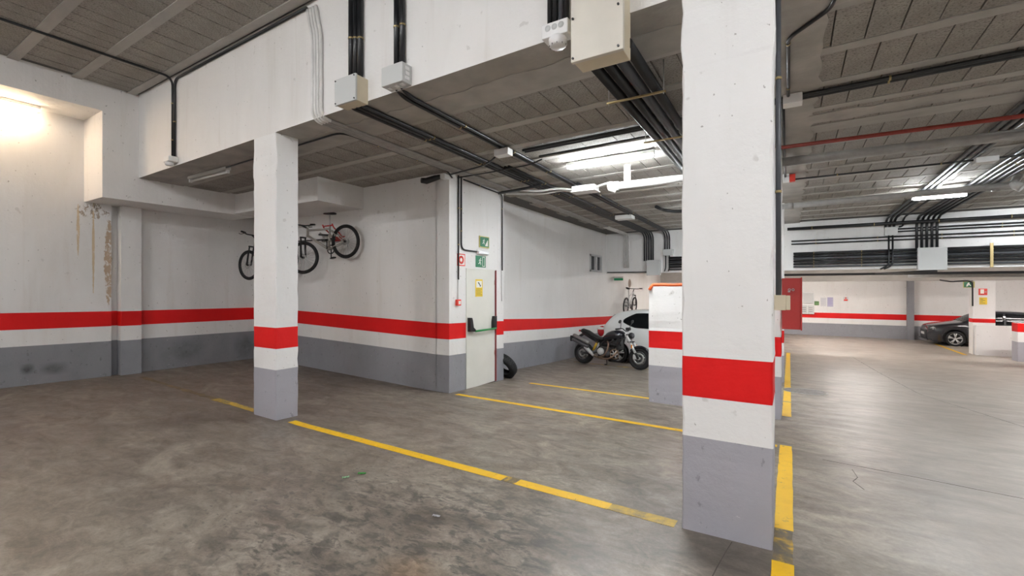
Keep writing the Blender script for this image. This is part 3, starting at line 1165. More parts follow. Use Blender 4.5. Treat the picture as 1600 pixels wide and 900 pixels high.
# four conduits into the alarm junction
for k in range(4):
    x = -1.74 + k * .052
    conduit('%s of four slim conduits above the round alarm sounder' % ords5[k], [(x, BY - .03, 5.15), (x, BY - .03, 3.87)], .022, rad=0,
            m=M_BLACK if k != 2 else M_DGREY, group='conduits above the alarm sounder', seg=10)
a = thing('alarm_sounder', 'white sounder with a round dome under the edge of the deep beam', 'alarm', (-1.66, 3.4, 3.68))
bm = BM()
box(bm, -1.77, -1.53, 3.37, 3.5, 3.765, 3.885, 0, .008)
obj('back_box', bm, M_WBOX, a)
bm = BM()
for x in (-1.71, -1.65, -1.59):
    lathe(bm, [(.0, .008), (.022, .008), (.026, 0)], (x, 3.37, 3.84), (0, -1, 0), 14)
tag(obj('knockout', bm, M_LBOX, a), None, None, None, 'stuff')
bm = BM()
lathe(bm, [(.0, -.09), (.055, -.09), (.075, -.07), (.078, -.02), (.06, 0)], (-1.64, 3.42, 3.775), (0, 0, 1), 24)
obj('dome', bm, mat('dome_plastic', (.8, .8, .8), .3), a)
bm = BM()
for k in range(10):
    q = 2 * PI * k / 10
    box(bm, -1.642 + .071 * math.cos(q), -1.638 + .071 * math.cos(q), 3.418 + .071 * math.sin(q), 3.422 + .071 * math.sin(q), 3.69, 3.705)
obj('grille', bm, M_BK, a)['kind'] = 'stuff'

# tall beige cabinet and its four big conduits
b = thing('electrical_cabinet', 'tall cream cabinet hanging over the edge of the deep beam', 'cabinet', (-1.26, 3.4, 3.47))
bm = BM()
box(bm, -1.46, -1.06, 3.33, 3.52, 3.47, 4.35, 0, .006)
obj('body', bm, M_BEIGE, b)
bm = BM()
box(bm, -1.47, -1.05, 3.295, 3.335, 3.462, 4.36, 0, .006)
tag(obj('cover', bm, mat('cream_cover', (.68, .64, .56), .45, var=.08, scale=3), b), 'cream front cover')
bm = BM()
for x in (-1.45, -1.085):
    for z in (3.49, 3.80, 4.1):
        tube(bm, [(x, 3.296, z), (x, 3.284, z)], .009, 8)
tag(obj('screw', bm, M_BK, b), None, None, None, 'stuff')
for k in range(4):
    x = -1.43 + k * .115
    conduit('%s of four thick conduits hung under the ceiling behind the cream cabinet' % ords5[k],
            [(x, 3.5, 3.60), (x, 6.0, 3.58), (x, 9.0, 3.52), (x, 12.0, 3.48), (x, 15.5, 3.42), (x, FAR, 3.3), (x, FAR, 2.7)], .046, M_DGREY if k in (2,) else M_BLACK, .25,
            'thick conduits behind the cream cabinet', seg=12)
for y in (4.35, 5.7, 8.2):
    h = thing('trapeze_hanger', 'brass hanger holding the thick conduits, %s' % {4.35: 'just behind the cream cabinet', 5.7: 'the second behind the cream cabinet', 8.2: 'the one farthest from the cream cabinet'}[y], 'bracket', (-1.25, y, 3.5))
    bm = BM()
    box(bm, -1.55, -.98, y - .012, y + .012, 3.515 - (y - 4.3) * .015, 3.53 - (y - 4.3) * .015)
    obj('crossbar', bm, M_BRASS, h)
    for x in (-1.53, -1.0):
        bm = BM()
        tube(bm, [(x, y, 3.5), (x, y, zc(x, y) + .03)], .006, 6)
        obj('rod', bm, M_STEEL, h)

# double black conduit across the lower ceiling
for k, (yy, x0) in enumerate(((5.79, -3.35), (5.86, -3.35))):
    conduit('%s of the paired black conduits crossing the ceiling through the junction box' % ('nearer', 'farther')[k],
            [(x0 + (7.5 - x0) * i / 8, yy, zc(x0 + (7.5 - x0) * i / 8, yy) - .035) for i in range(9)], .023, None, 0, 'paired black conduits across the ceiling', (2.1, 4.2, 5.7, 6.3))
conduit('thin black conduit crossing the ceiling near the lit strip light', [(-3.25 + .4 * i, 6.12, zc(-3.25 + .4 * i, 6.1) - .05) for i in range(8)], .014, None, 0)
b = thing('junction_box', 'white box beside the thick pillar where the paired conduits pass', 'box', (.03, 5.82, 3.65))
bm = BM()
box(bm, -.06, .12, 5.74, 5.9, zc(0, 5.8) - .11, zc(0, 5.8) - .008, 0, .006)
obj('body', bm, M_WBOX, b)
conduit('black conduit bending diagonally over the ceiling above the aisle',
        [(.3, 3.95, zc(.3, 3.95) - .02), (.27, 4.2, zc(.27, 4.2) - .025), (-.01, 4.5, zc(0, 4.5) - .025), (-.01, 5.75, zc(0, 5.75) - .03)], .016, M_BLACK, .08, clips=(.75, 1.7))
conduit('black conduit beside the thick pillar, running from the junction box to the red alarm', [(-.06, 5.9, zc(0, 5.9) - .05), (-.06, 7.6, zc(0, 7.6) - .05), (-.06, 9.35, zc(0, 9.35) - .06)], .016, M_BLACK, .05)

# red pipe, grey pipe, white pipes across
conduit('dark red sprinkler pipe crossing the ceiling', [(-.1, 7.22, 3.61), (7.5, 7.28, 3.56)], .026, M_RPIPE, 0, name='sprinkler_pipe', seg=12)
conduit('thick grey painted pipe crossing the ceiling behind the red pipe', [(-.09, 7.86, 3.56), (3, 7.86, 3.535), (7.5, 7.86, 3.505)], .065, M_GPIPE, 0, name='drain_pipe', seg=14)
o = conduit('white drain pipe crossing the ceiling over the aisle with an elbow', [(-.15, 11.25, 3.42), (3.25, 11.05, 3.44), (3.32, 11.05, 3.62)], .058, M_GPIPE, .12, name='drain_pipe', seg=14)
bm = BM()
for x in (.02, 1.9, 3.05):
    tube(bm, [(x - .05, 11.24 - .05 * x, 3.42 + .004 * x), (x + .05, 11.24 - .05 * x, 3.42 + .004 * x)], .068, 14)
obj('coupling', bm, M_GPIPE, o)
bm = BM()
tube(bm, [(3.22, 11.04, 3.47), (3.34, 10.98, 3.37)], [.06, .075], 12)
tag(obj('end_cap', bm, M_WBOX, o), 'white end cap')
o = conduit('white drain pipe ending in a tee near the lit strip light', [(-2.55, 7.45, 3.41), (-.7, 7.45, 3.40)], .06, M_WPIPE, 0, name='drain_pipe', seg=14)
bm = BM()
tube(bm, [(-2.3, 7.45, 3.41), (-2.3, 7.45, 3.74)], .055, 14)
tube(bm, [(-2.62, 7.45, 3.41), (-2.45, 7.45, 3.41)], .075, 14)
tube(bm, [(-2.5, 7.45, 3.41), (-2.55, 7.43, 3.31)], .05, 14)
obj('tee', bm, M_WPIPE, o)
b = thing('junction_box', 'flat white box under the black conduits near the lit strip light', 'box', (-3.2, 7.8, 3.45))
bm = BM()
box(bm, -3.42, -2.98, 7.7, 7.95, 3.46, 3.56, 0, .01)
obj('body', bm, M_WBOX, b)
bm = BM()
box(bm, -3.44, -2.96, 7.68, 7.97, 3.445, 3.465, 0, .008)
obj('lid', bm, M_WBOX, b)
conduit('white hose from the flat box to the drain pipe tee', [(-2.98, 7.8, 3.52), (-2.75, 7.7, 3.53), (-2.6, 7.55, 3.50)], .022, M_WPIPE, .1, name='hose')
conduit('longer white hose sagging from the flat box towards the fire door', [(-3.42, 7.83, 3.52), (-3.75, 7.8, 3.58), (-4.1, 7.75, 3.55), (-4.5, 7.6, 3.60)], .022, M_WPIPE, .2, name='hose')
conduit('second white hose looping from the flat box beside the first', [(-3.42, 7.9, 3.50), (-3.7, 7.9, 3.56), (-4.05, 7.9, 3.53), (-4.9, 7.8, 3.60)], .02, M_WPIPE, .2, name='hose')
conduit('black conduit bent over the ceiling above the white hoses', [(-4.95, 7.6, 3.58), (-4.3, 7.5, 3.58), (-3.9, 7.4, 3.58)], .028, None, .1)
b = thing('junction_box', 'small white box on the black conduits nearer than the strip light', 'box', (-3.5, 5.6, 3.58))
bm = BM()
box(bm, -3.68, -3.44, 5.52, 5.66, zc(-3.5, 5.6) - .14, zc(-3.5, 5.6) - .04, 0, .008)
obj('body', bm, M_WBOX, b)
zz = zc(-4, 6)
conduit('black cable looping from the small white box to the door wall corner', [(-3.68, 5.6, zz - .09), (-3.9, 5.75, zz - .12), (-4.2, 5.95, zz - .10), (-4.95, 6.1, zz - .10)], .014, None, .15, name='cable', cat='cable')
conduit('thin black cable strung from the door wall corner towards the strip light', [(-5.0, 6.35, zz - .10), (-4.2, 6.3, zz - .11), (-3.5, 6.27, zz - .10), (-3.25, 6.2, zz - .07)], .011, None, .1, name='cable', cat='cable')
b = thing('junction_box', 'white box on the ceiling conduits beyond the strip light', 'box', (-3.65, 11.8, 3.5))
bm = BM()
box(bm, -3.95, -3.5, 11.7, 12.0, zc(-3.6, 11.8) - .14, zc(-3.6, 11.8) - .03, 0, .01)
obj('body', bm, M_WBOX, b)
conduit('black hooked conduit end under the ceiling beyond the strip light', [(-2.7, 11.0, 3.62), (-2.65, 11.4, 3.6), (-2.4, 11.5, 3.55), (-1.5, 11.5, 3.52)], .04, None, .2)

# door wall conduits
zt = zc(-5.05, 6.4)
conduit('black conduit down the door wall to the red call point', [(-5.05, 6.437, zt + .0), (-5.05, 6.437, 1.84)], .013, None, 0, clips=(.6, 1.25))
conduit('thin white tube joining the black conduit to the red call point', [(-5.055, 6.437, 1.84), (-5.055, 6.43, 1.48)], .009, M_WPIPE, 0)
conduit('black conduit curving to the emergency light over the fire door', [(-5.05, 6.52, zt), (-5.05, 6.52, 2.385), (-5.05, 7.0, 2.375)], .014, None, .12, clips=(.6, 1.0))
conduit('black conduit along the top of the door wall and down past the door edge', [(-5.045, 6.58, zt - .06), (-5.045, 7.88, zc(-5, 7.8) - .08), (-5.045, 7.88, 2.05)], .013, None, .1, clips=(.5, 1.6))
conduit('thin white tube below the black conduit past the door edge', [(-5.055, 7.88, 2.05), (-5.055, 7.88, 1.42)], .009, M_WPIPE, 0)
p = thing('pipe_elbow', 'short black elbow fitting at the top of the wall with bicycles', 'camera', (-5.3, 6.1, 3.55))  # black pipe elbow on a white bracket, not a camera
bm = BM()
tube(bm, [(-5.15, 6.1, 3.63), (-5.3, 6.08, 3.61), (-5.42, 6.0, 3.56), (-5.46, 5.92, 3.56)], [.035, .05, .055, .045], 12)
obj('body', bm, M_BK, p)
bm = BM()
box(bm, -5.16, -5.05, 6.06, 6.2, 3.58, 3.66, 0, .006)
obj('bracket', bm, M_WBOX, p)

# pipe with switch box on the aisle side of the thick pillar
conduit('dark grey pipe running up the aisle side of the thick pillar', [(-.066, 3.72, 1.62), (-.066, 3.72, 3.84)], .017, M_DGREY, 0, clips=(.75, 1.55), seg=10)
b = thing('switch_box', 'small cream switch box at the lower end of the pillar pipe', 'box', (-.05, 3.72, 1.53))
bm = BM()
box(bm, -.095, -.02, 3.66, 3.79, 1.535, 1.64, 0, .005)
obj('body', bm, M_BEIGE, b)
bm = BM()
box(bm, -.021, .006, 3.665, 3.785, 1.538, 1.637, 0, .005)
obj('lid', bm, M_BEIGE, b)

# red hose cabinet
b = thing('fire_hose_cabinet', 'red metal cabinet fixed to the aisle side of a white pillar', 'cabinet', (.02, 7.95, 1.1))
bm = BM()
box(bm, -.092, .135, 7.6, 8.25, 1.1, 1.83, 0, .006)
obj('body', bm, M_REDBOX, b)
bm = BM()
box(bm, .135, .155, 7.59, 8.26, 1.09, 1.84, 0, .005)
obj('door', bm, M_REDBOX, b)
bm = BM()
for x in (.0, .045):
    torus(bm, (x, 7.596, 1.665), (0, 1, 0), .014, .004, 14, 6)
box(bm, -.02, .01, 7.594, 7.6, 1.63, 1.645)
obj('lock', bm, M_STEEL, b)
a = thing('alarm_strobe', 'small red alarm box on the ceiling conduit beside the white pillar', 'alarm', (.03, 9.4, 3.55))
bm = BM()
box(bm, -.1, .0, 9.34, 9.46, 3.56, 3.70, 0, .006)
obj('base', bm, M_WBOX, a)
bm = BM()
box(bm, 0, .09, 9.35, 9.45, 3.56, 3.69, 0, .01)
obj('lens', bm, M_SIGNR, a)
conduit('thin black conduit from the red alarm box across the aisle ceiling', [(.09, 9.4, 3.6), (2.0, 9.4, 3.6), (4.6, 9.4, 3.6), (7.2, 9.2, 3.6)], .015, None, 0, clips=(.6, 1.9, 2.9))
b = thing('junction_box', 'white box on the aisle ceiling where conduits cross', 'box', (2.55, 9.3, 3.55))
bm = BM()
box(bm, 2.35, 2.6, 9.3, 9.5, 3.54, 3.62, 0, .008)
obj('body', bm, M_WBOX, b)

# conduits running away over the aisle ceiling, and down the far beam
for k in range(3):
    x = 2.22 + k * .09
    conduit('%s of three black conduits over the aisle to the small box on the far beam' % ords5[k],
            along(x, 5.2, 15.5, .06, 5) + [(x, FAR, 3.42), (x, FAR, 3.3)], .028, None, .22, 'aisle ceiling conduits, set of three', (3, 6))
for k in range(5):
    x = 2.86 + k * .10
    conduit('%s of five black conduits over the aisle to the large box on the far beam' % ords5[k],
            along(x, 6.2, 15.5, .06, 5) + [(x, FAR, 3.4), (x, FAR, 2.7)], .03, None, .22, 'aisle ceiling conduits, set of five', (2, 4))
conduit('single black conduit curving onto the far beam between the two sets', along(2.58, 12.5, 15.5, .05, 3) + [(2.58, FAR, 3.45), (2.58, FAR, 3.34), (2.5, FAR, 3.32)], .02, None, .12)

# stacked conduits on the far beam
rows = [(2.70, .036), (2.62, .03), (2.55, .036), (2.47, .03), (2.39, .03), (2.31, .024)]
names6 = ('top', 'second', 'third', 'fourth', 'fifth', 'bottom')
for (z, r), w in zip(rows, names6):
    for x0, x1, side in ((3.12 + .3, 11.5, 'beyond the large pale box'), (.1, 2.9, 'before the large pale box'), (-3.45, -.7, 'above the low white wall')):
        conduit('%s conduit of the far beam stack, %s' % (w, side), [(x0, FAR - .02, z), (x1, FAR - .02, z)], r, M_DGREY if w in ('third', 'bottom') else M_BLACK, 0,
                'stacked conduits on the far beam', (.5, 1.6) if side.startswith('before') else ())
for z, r, x0, w in ((3.41, .045, -.05, 'thick black pipe along the top of the far beam'), (3.27, .02, 2.45, 'upper thin conduit from the small box on the far beam'),
                    (3.20, .02, 2.45, 'lower thin conduit from the small box on the far beam'), (3.07, .02, .05, 'upper of two thin conduits across the middle of the far beam'),
                    (2.98, .02, .05, 'lower of two thin conduits across the middle of the far beam')):
    conduit(w, [(x0, FAR - (.2 if r > .04 else .0), z), (11.5, FAR - (.2 if r > .04 else 0), z)], r, None, 0, clips=(.6, 2.0, 3.3, 4.6), seg=10)


def plain_box(name, label, x0, x1, y0, y1, z0, z1, m, lid=True):
    b = thing(name, label, 'box', ((x0 + x1) / 2, y1, z0))
    bm = BM()
    box(bm, x0, x1, y0 + .02, y1, z0, z1, 0, .008)
    obj('body', bm, m, b)
    bm = BM()
    box(bm, x0 - .006, x1 + .006, y0, y0 + .022, z0 - .006, z1 + .006, 0, .006)
    obj('lid', bm, m, b)
    bm = BM()
    for x in (x0 + .02, x1 - .02):
        for z in (z0 + .02, z1 - .02):
            tube(bm, [(x, y0, z), (x, y0 - .008, z)], .01, 8)
    tag(obj('screw', bm, M_STEEL, b), None, None, None, 'stuff')
    return b


plain_box('junction_box', 'large pale box on the far beam under five conduits', 2.86, 3.42, 15.6, 15.8, 2.16, 2.73, M_LBOX)
plain_box('junction_box', 'small pale box high on the far beam above the conduit stack', 2.2, 2.46, 15.68, 15.8, 3.1, 3.32, M_LBOX)
plain_box('junction_box', 'grey box on the far beam above the white car', -4.15, -3.72, 15.6, 15.8, 2.12, 2.63, M_LBOX)
plain_box('junction_box', 'small grey box on the far beam beside the low white wall', -3.62, -3.3, 15.66, 15.8, 2.78, 2.98, M_LBOX)
for k in range(2):
    conduit('%s of two bent conduits below the small pale box on the far beam' % ords5[k], [(2.28 + k * .08, FAR - .07, 3.1), (2.28 + k * .08, FAR - .07, 2.3), (2.1 + k * .08, FAR - .05, 2.2)], .02, None, .1, 'bent conduits below the small pale box')
    conduit('%s of two conduits below the small grey box on the far beam' % ords5[k], [(-3.54 + k * .12, FAR - .06, 2.78), (-3.54 + k * .12, FAR - .06, 2.36), (-3.58 + k * .12, FAR - .06, 2.25)], .018, None, .05, 'conduits below the small grey box')
for x, w in ((4.25, 'nearer the large pale box'), (5.55, 'farther from the large pale box')):
    bm = BM()
    box(bm, x - .03, x + .03, 15.68, 15.71, 2.2, 2.8, 0, .004)
    tag(obj('cable_strap', bm, M_BRASS), 'brass upright strap over the conduit stack, ' + w, 'bracket')
conduit('thin dark conduit along the foot of the far beam above the white car', [(-5.6, FAR + .01, 2.25), (-4.15, FAR + .01, 2.24)], .018, None, 0)
# pipes under the low ceiling beyond the far beam
conduit('long dark pipe under the low ceiling beyond the far beam', [(-3.4, 18.2, 2.14), (11, 18.0, 2.12)], .04, M_DGREY, 0, seg=10)
conduit('grey branch pipe slanting under the low ceiling', [(2.3, 18.05, 2.13), (3.4, 16.5, 2.15)], .035, M_DGREY, 0, seg=10)
conduit('dark sagging cable beside the bright pillar with signs', [(5.0, 23.8, 2.0), (5.3, 23.7, 1.93), (5.8, 23.8, 1.97), (5.95, 23.9, 1.9), (5.955, 23.9, 1.0)], .025, None, .1, name='cable', cat='cable')
conduit('grey trunk pipe under the low ceiling before the distant bays', [(3.5, 20.5, 2.11), (11, 20.3, 2.11)], .07, M_GPIPE, 0, name='drain_pipe', seg=12)

# ------------------------------------------------------------------ lamps
batten('lit strip light on the ceiling beyond the cream cabinet', -3.1, -1.7, 6.82, zc(-2.4, 6.8) - .01, 'bay', tubes=2)
batten('lit strip light over the aisle beyond the white drain pipe', 2.05, 2.85, 11.75, 3.52, 'aisle', tubes=2)
batten('warm lit strip light inside the recess above the damp wall', .95, 2.38, -10.72, 4.725, 'recess', True, tubes=2)
for x, y, w in ((3.0, 1.2, 'over the aisle beside the camera'), (3.0, -2.2, 'over the aisle behind the camera'), (-3.2, -1.0, 'on the high ceiling behind the camera'), (-7.2, -2.6, 'added out of view to brighten the damp wall')):  # the lamp near the damp wall is extra fill for the left side
    batten('lit strip light ' + w, x - .7, x + .7, y, zu(x) - .01, 'near', tubes=2)
for x, y, w in ((4.2, 6.2, 'over the aisle outside the frame'), (5.5, 14.0, 'over the aisle short of the far beam')):
    batten('lit strip light ' + w, x - .7, x + .7, y, zc(x, y) - .06, 'aisle', tubes=2)
for x, y, w in ((2.0, 20.6, 'past the far beam, over the aisle'), (1.5, 25.2, 'before the distant wall'), (7.2, 20.4, 'past the far beam, beside the low wall end'), (8.8, 25.2, 'over the dark car'),
                (-3.2, 20.4, 'past the far beam, behind the white car'), (-2, 25.2, 'deep behind the white car')):
    batten('lit strip light under the low ceiling ' + w, x - .7, x + .7, y, 2.51, 'deep', tubes=2)
batten('added strip light unseen behind the thick pillar, brightening the recess wall', -1.62, -.82, 9.5, 3.44, 'bay', tubes=2)  # extra lamp out of sight, put here to lift the recess wall
batten('added strip light unseen beyond the thick pillar, brightening the recess wall', -1.8, -.7, 12.9, 3.38, 'bay', tubes=2)  # second unseen fill lamp for the recess wall

#@@OBJECTS
# ------------------------------------------------------------------ wheels and bicycles
def basis(origin, fwd, up):
    f = Vector(fwd).normalized()
    s = Vector(up).cross(f).normalized()
    u = f.cross(s)
    m = Matrix((f, s, u)).transposed().to_4x4()
    m.translation = Vector(origin)
    return m


def bike_wheel(parent, c, R, steer=0.0, name='wheel', tyre=.026, disc=True):
    ax = Vector((math.sin(-steer), math.cos(steer), 0))
    c = Vector(c)
    bm = BM()
    torus(bm, c, ax, R - tyre, tyre, 40, 8)
    w = obj(name, bm, M_RUBBER, parent)
    bm = BM()
    lathe(bm, [(R - 2 * tyre + .004, -.012), (R - 2 * tyre + .004, .012), (R - 2 * tyre - .018, .01), (R - 2 * tyre - .018, -.01)], c, ax, 40, 0, True)
    obj('rim', bm, M_BK, w)
    bm = BM()
    a, b = frame_of(ax)
    for k in range(24):
        q = 2 * PI * k / 24
        d = a * math.cos(q) + b * math.sin(q)
        tube(bm, [c + ax * (.025 if k % 2 else -.025), c + d * (R - 2 * tyre - .01)], .0022, 4, cap=False)
    obj('spokes', bm, M_STEEL, w)['kind'] = 'stuff'
    bm = BM()
    tube(bm, [c - ax * .05, c + ax * .05], .02, 12)
    obj('hub', bm, M_BK, w)
    if disc:
        bm = BM()
        lathe(bm, [(.08, .0), (.08, .003), (.055, .003), (.055, 0)], c + ax * .035, ax, 24, 0, True)
        obj('brake_disc', bm, M_STEEL, w)
    return w


def bicycle(label, rear, front, up, fmat, R=.345, steer=0.0, suspension=True, group=None):
    rear, front = Vector(rear), Vector(front)
    WB = (front - rear).length
    t = thing('bicycle', label, 'bicycle', (0, 0, 0), group, world=False)
    t.matrix_world = basis(rear, front - rear, up)
    k = WB / 1.1
    bb, st, ht, hb = Vector((.43 * k, 0, -.03)), Vector((.27 * k, 0, .42)), Vector((.83 * k, 0, .52)), Vector((.865 * k, 0, .40))
    bike_wheel(t, (0, 0, 0), R, name='rear_wheel')
    bike_wheel(t, (WB, 0, 0), R, steer, 'front_wheel')
    bm = BM()
    tube(bm, [bb, st], .019, 10)
    tube(bm, [st + Vector((.02, 0, -.06)), ht + Vector((0, 0, -.02))], .022, 10)
    tube(bm, [bb, hb], .026, 10)
    tube(bm, [ht + Vector((-.01, 0, .03)), hb + Vector((.01, 0, -.03))], .025, 10)
    for s in (-1, 1):
        tube(bm, [bb + Vector((0, s * .03, 0)), (0, s * .065, 0)], .012, 8)
        tube(bm, [(st - Vector((-.02, -s * .03, .08))), (0, s * .065, 0)], .010, 8)
    if suspension:
        tube(bm, [(.2 * k, 0, .19), (.50 * k, 0, .26)], .02, 8)
        tube(bm, [(.33 * k, 0, .12), (.55 * k, 0, .36)], .014, 8)
    obj('frame', bm, fmat, t)
    if suspension:
        bm = BM()
        tube(bm, [(.36 * k, 0, .24), (.58 * k, 0, .33)], [.026, .02], 10)
        obj('shock_absorber', bm, M_BK, t)
    bm = BM()
    for s in (-1, 1):
        tube(bm, [(WB, s * .06, 0), (WB - .07, s * .06, .26)], .019, 8)
        tube(bm, [(WB - .06, s * .06, .2), (WB - .115, s * .06, .40)], .015, 8)
    tube(bm, [(WB - .115, -.075, .40), (WB - .115, .075, .40)], .018, 8)
    obj('fork', bm, M_BK, t)
    hx = WB - .19
    bm = BM()
    tube(bm, [ht + Vector((0, 0, .03)), (hx, 0, .62), (hx + .05, 0, .66)], .016, 8)
    tube(bm, [(hx, -.33, .69), (hx + .05, -.12, .66), (hx + .05, .12, .66), (hx, .33, .69)], .014, 8)
    hbar = obj('handlebar', bm, M_BK, t)
    for s in (-1, 1):
        bm = BM()
        tube(bm, [(hx + .005, s * .22, .683), (hx - .005, s * .34, .692)], .019, 10)
        tube(bm, [(hx + .03, s * .2, .68), (hx + .09, s * .25, .655), (hx + .07, s * .33, .66)], .007, 6)
        obj('grip', bm, M_BK, hbar)
    bm = BM()
    tube(bm, [st, st + Vector((-.055, 0, .2))], .015, 8)
    obj('seat_post', bm, M_ALU, t)
    bm = BM()
    c = st + Vector((-.05, 0, .22))
    loft(bm, [[(c.x + x, c.y + w * math.cos(a), c.z + z + .5 * h * math.sin(a)) for a in [2 * PI * i / 10 for i in range(10)]]
              for x, w, z, h in ((-.15, .03, .03, .03), (-.12, .075, .03, .05), (-.05, .065, .02, .05), (.05, .03, .01, .045), (.13, .018, .005, .035), (.15, .008, 0, .02))])
    bmesh.ops.rotate(bm, cent=c, matrix=Matrix.Rotation(-.42 if suspension else 0, 3, 'Y'), verts=bm.verts)
    obj('saddle', bm, M_BK, t)
    bm = BM()
    lathe(bm, [(.095, -.004), (.095, .004), (.075, .004), (.075, -.004)], bb + Vector((0, -.05, 0)), (0, 1, 0), 28, 0, True)
    for a in range(4):
        q = a * PI / 2
        tube(bm, [bb + Vector((0, -.05, 0)), bb + Vector((math.cos(q) * .08, -.05, math.sin(q) * .08))], .008, 6)
    obj('chainring', bm, M_BK, t)
    bm = BM()
    lathe(bm, [(.055, -.05), (.04, -.03), (.02, -.02)], (0, 0, 0), (0, 1, 0), 20)
    tube(bm, [(.02, -.05, .055), bb + Vector((0, -.05, .09))], .004, 5)
    tube(bm, [(.02, -.05, -.1), bb + Vector((0, -.05, -.09))], .004, 5)
    tube(bm, [(0, -.06, -.02), (.02, -.05, -.11)], .012, 6)
    obj('chain', bm, M_STEEL, t)
    for s, q in ((-1, -1.2), (1, 1.94)):
        bm = BM()
        e = bb + Vector((math.cos(q) * .17, s * .075, math.sin(q) * .17))
        tube(bm, [bb + Vector((0, s * .06, 0)), e], .011, 8)
        cr = obj('crank', bm, M_BK, t)
        bm = BM()
        box(bm, e.x - .045, e.x + .045, e.y + (.01 if s > 0 else -.1), e.y + (.1 if s > 0 else -.01), e.z - .014, e.z + .014, 0, .005)
        obj('pedal', bm, M_BK, cr)
    return t


bicycle('grey mountain bike hung on the wall by a red hook, saddle up', (-7.56, 6.01, 2.62), (-8.62, 5.80, 2.32), (.05, -.02, 1),
        mat('champagne_bike_frame', (.42, .39, .35), .3, .5), .34, .25)
bicycle('black bicycle hung in the wall corner behind the slim pillar', (-9.42, 5.9, 2.3), (-10.3, 5.6, 2.2), (0, 0, 1), M_BK, .335, -.2, False)
bicycle('pale bicycle hung on the wall above the white car roof', (-5.36, 17.2, 1.0), (-5.36, 18.3, 1.0), (.05, 0, 1), mat('pale_bike_frame', (.6, .6, .6), .4), .33, 0, False)
h = thing('bike_hook', 'red tubular wall hook holding the grey mountain bike', 'hook', (-8.0, 6.2, 2.85))
bm = BM()
for x in (-8.13, -7.83):
    tube(bm, [(x, 6.18, 2.70), (x, 6.02, 2.86), (x, 5.94, 2.90), (x, 5.9, 2.98)], .014, 8, .05)
tube(bm, [(-8.13, 5.92, 2.95), (-7.83, 5.92, 2.95)], .014, 8)
obj('arm', bm, mat('red_hook_coating', (.5, .03, .025), .4), h)
bm = BM()
box(bm, -8.15, -7.81, 6.17, 6.199, 2.66, 2.76)
obj('wall_plate', bm, mat('red_hook_plate', (.45, .03, .025), .4), h)
bm = BM()
tube(bm, [(-9.75, 6.1, 2.73), (-8.0, 6.1, 2.70)], .016, 8)
for x in (-9.6, -8.2):
    tube(bm, [(x, 6.1, 2.727), (x, 6.2, 2.727)], .016, 8)
tag(obj('wall_bar', bm, M_BK), 'black horizontal wall bar behind the hanging bicycles', 'bar')
h = thing('bike_hook', 'black wall hook holding the bicycle behind the slim pillar', 'hook', (-9.75, 6.2, 2.62))
bm = BM()
tube(bm, [(-9.75, 6.19, 2.62), (-9.75, 5.86, 2.62), (-9.75, 5.70, 2.66), (-9.75, 5.68, 2.76)], .014, 8, .05)
obj('arm', bm, M_BK, h)
bm = BM()
box(bm, -9.82, -9.68, 6.185, 6.2, 2.52, 2.72)
obj('wall_plate', bm, M_BK, h)

# ------------------------------------------------------------------ loose tyre
c = Vector((-5.2, 8.17, zf(-5.2, 8.2) + .26))
axis = Vector((.12, math.cos(.6), math.sin(.6))).normalized()
t = thing('tyre', 'black loose tyre leaning behind the fire door wall', 'tyre', (c.x, c.y, zf(-5.2, 8.2)))
bm = BM()
prof = [(.19, -.075), (.25, -.095), (.285, -.088), (.30, -.07), (.303, 0), (.30, .07), (.285, .088), (.25, .095), (.19, .075), (.185, .06), (.23, .08), (.27, .06), (.275, 0), (.27, -.06), (.23, -.08), (.185, -.06)]
lathe(bm, prof, c, axis, 40, 0, True)
tb = obj('casing', bm, M_RUBBER, t)
bm = BM()
a, b = frame_of(axis)
for k in range(36):
    q = 2 * PI * k / 36
    d = a * math.cos(q) + b * math.sin(q)
    e = (b * math.cos(q) - a * math.sin(q)) * .012
    for s in (-1, 1):
        tube(bm, [c + d * .303 + axis * s * .01 - e, c + d * .301 + axis * s * .075 + e], .007, 4)
obj('tread', bm, M_RUBBER, t)['kind'] = 'stuff'


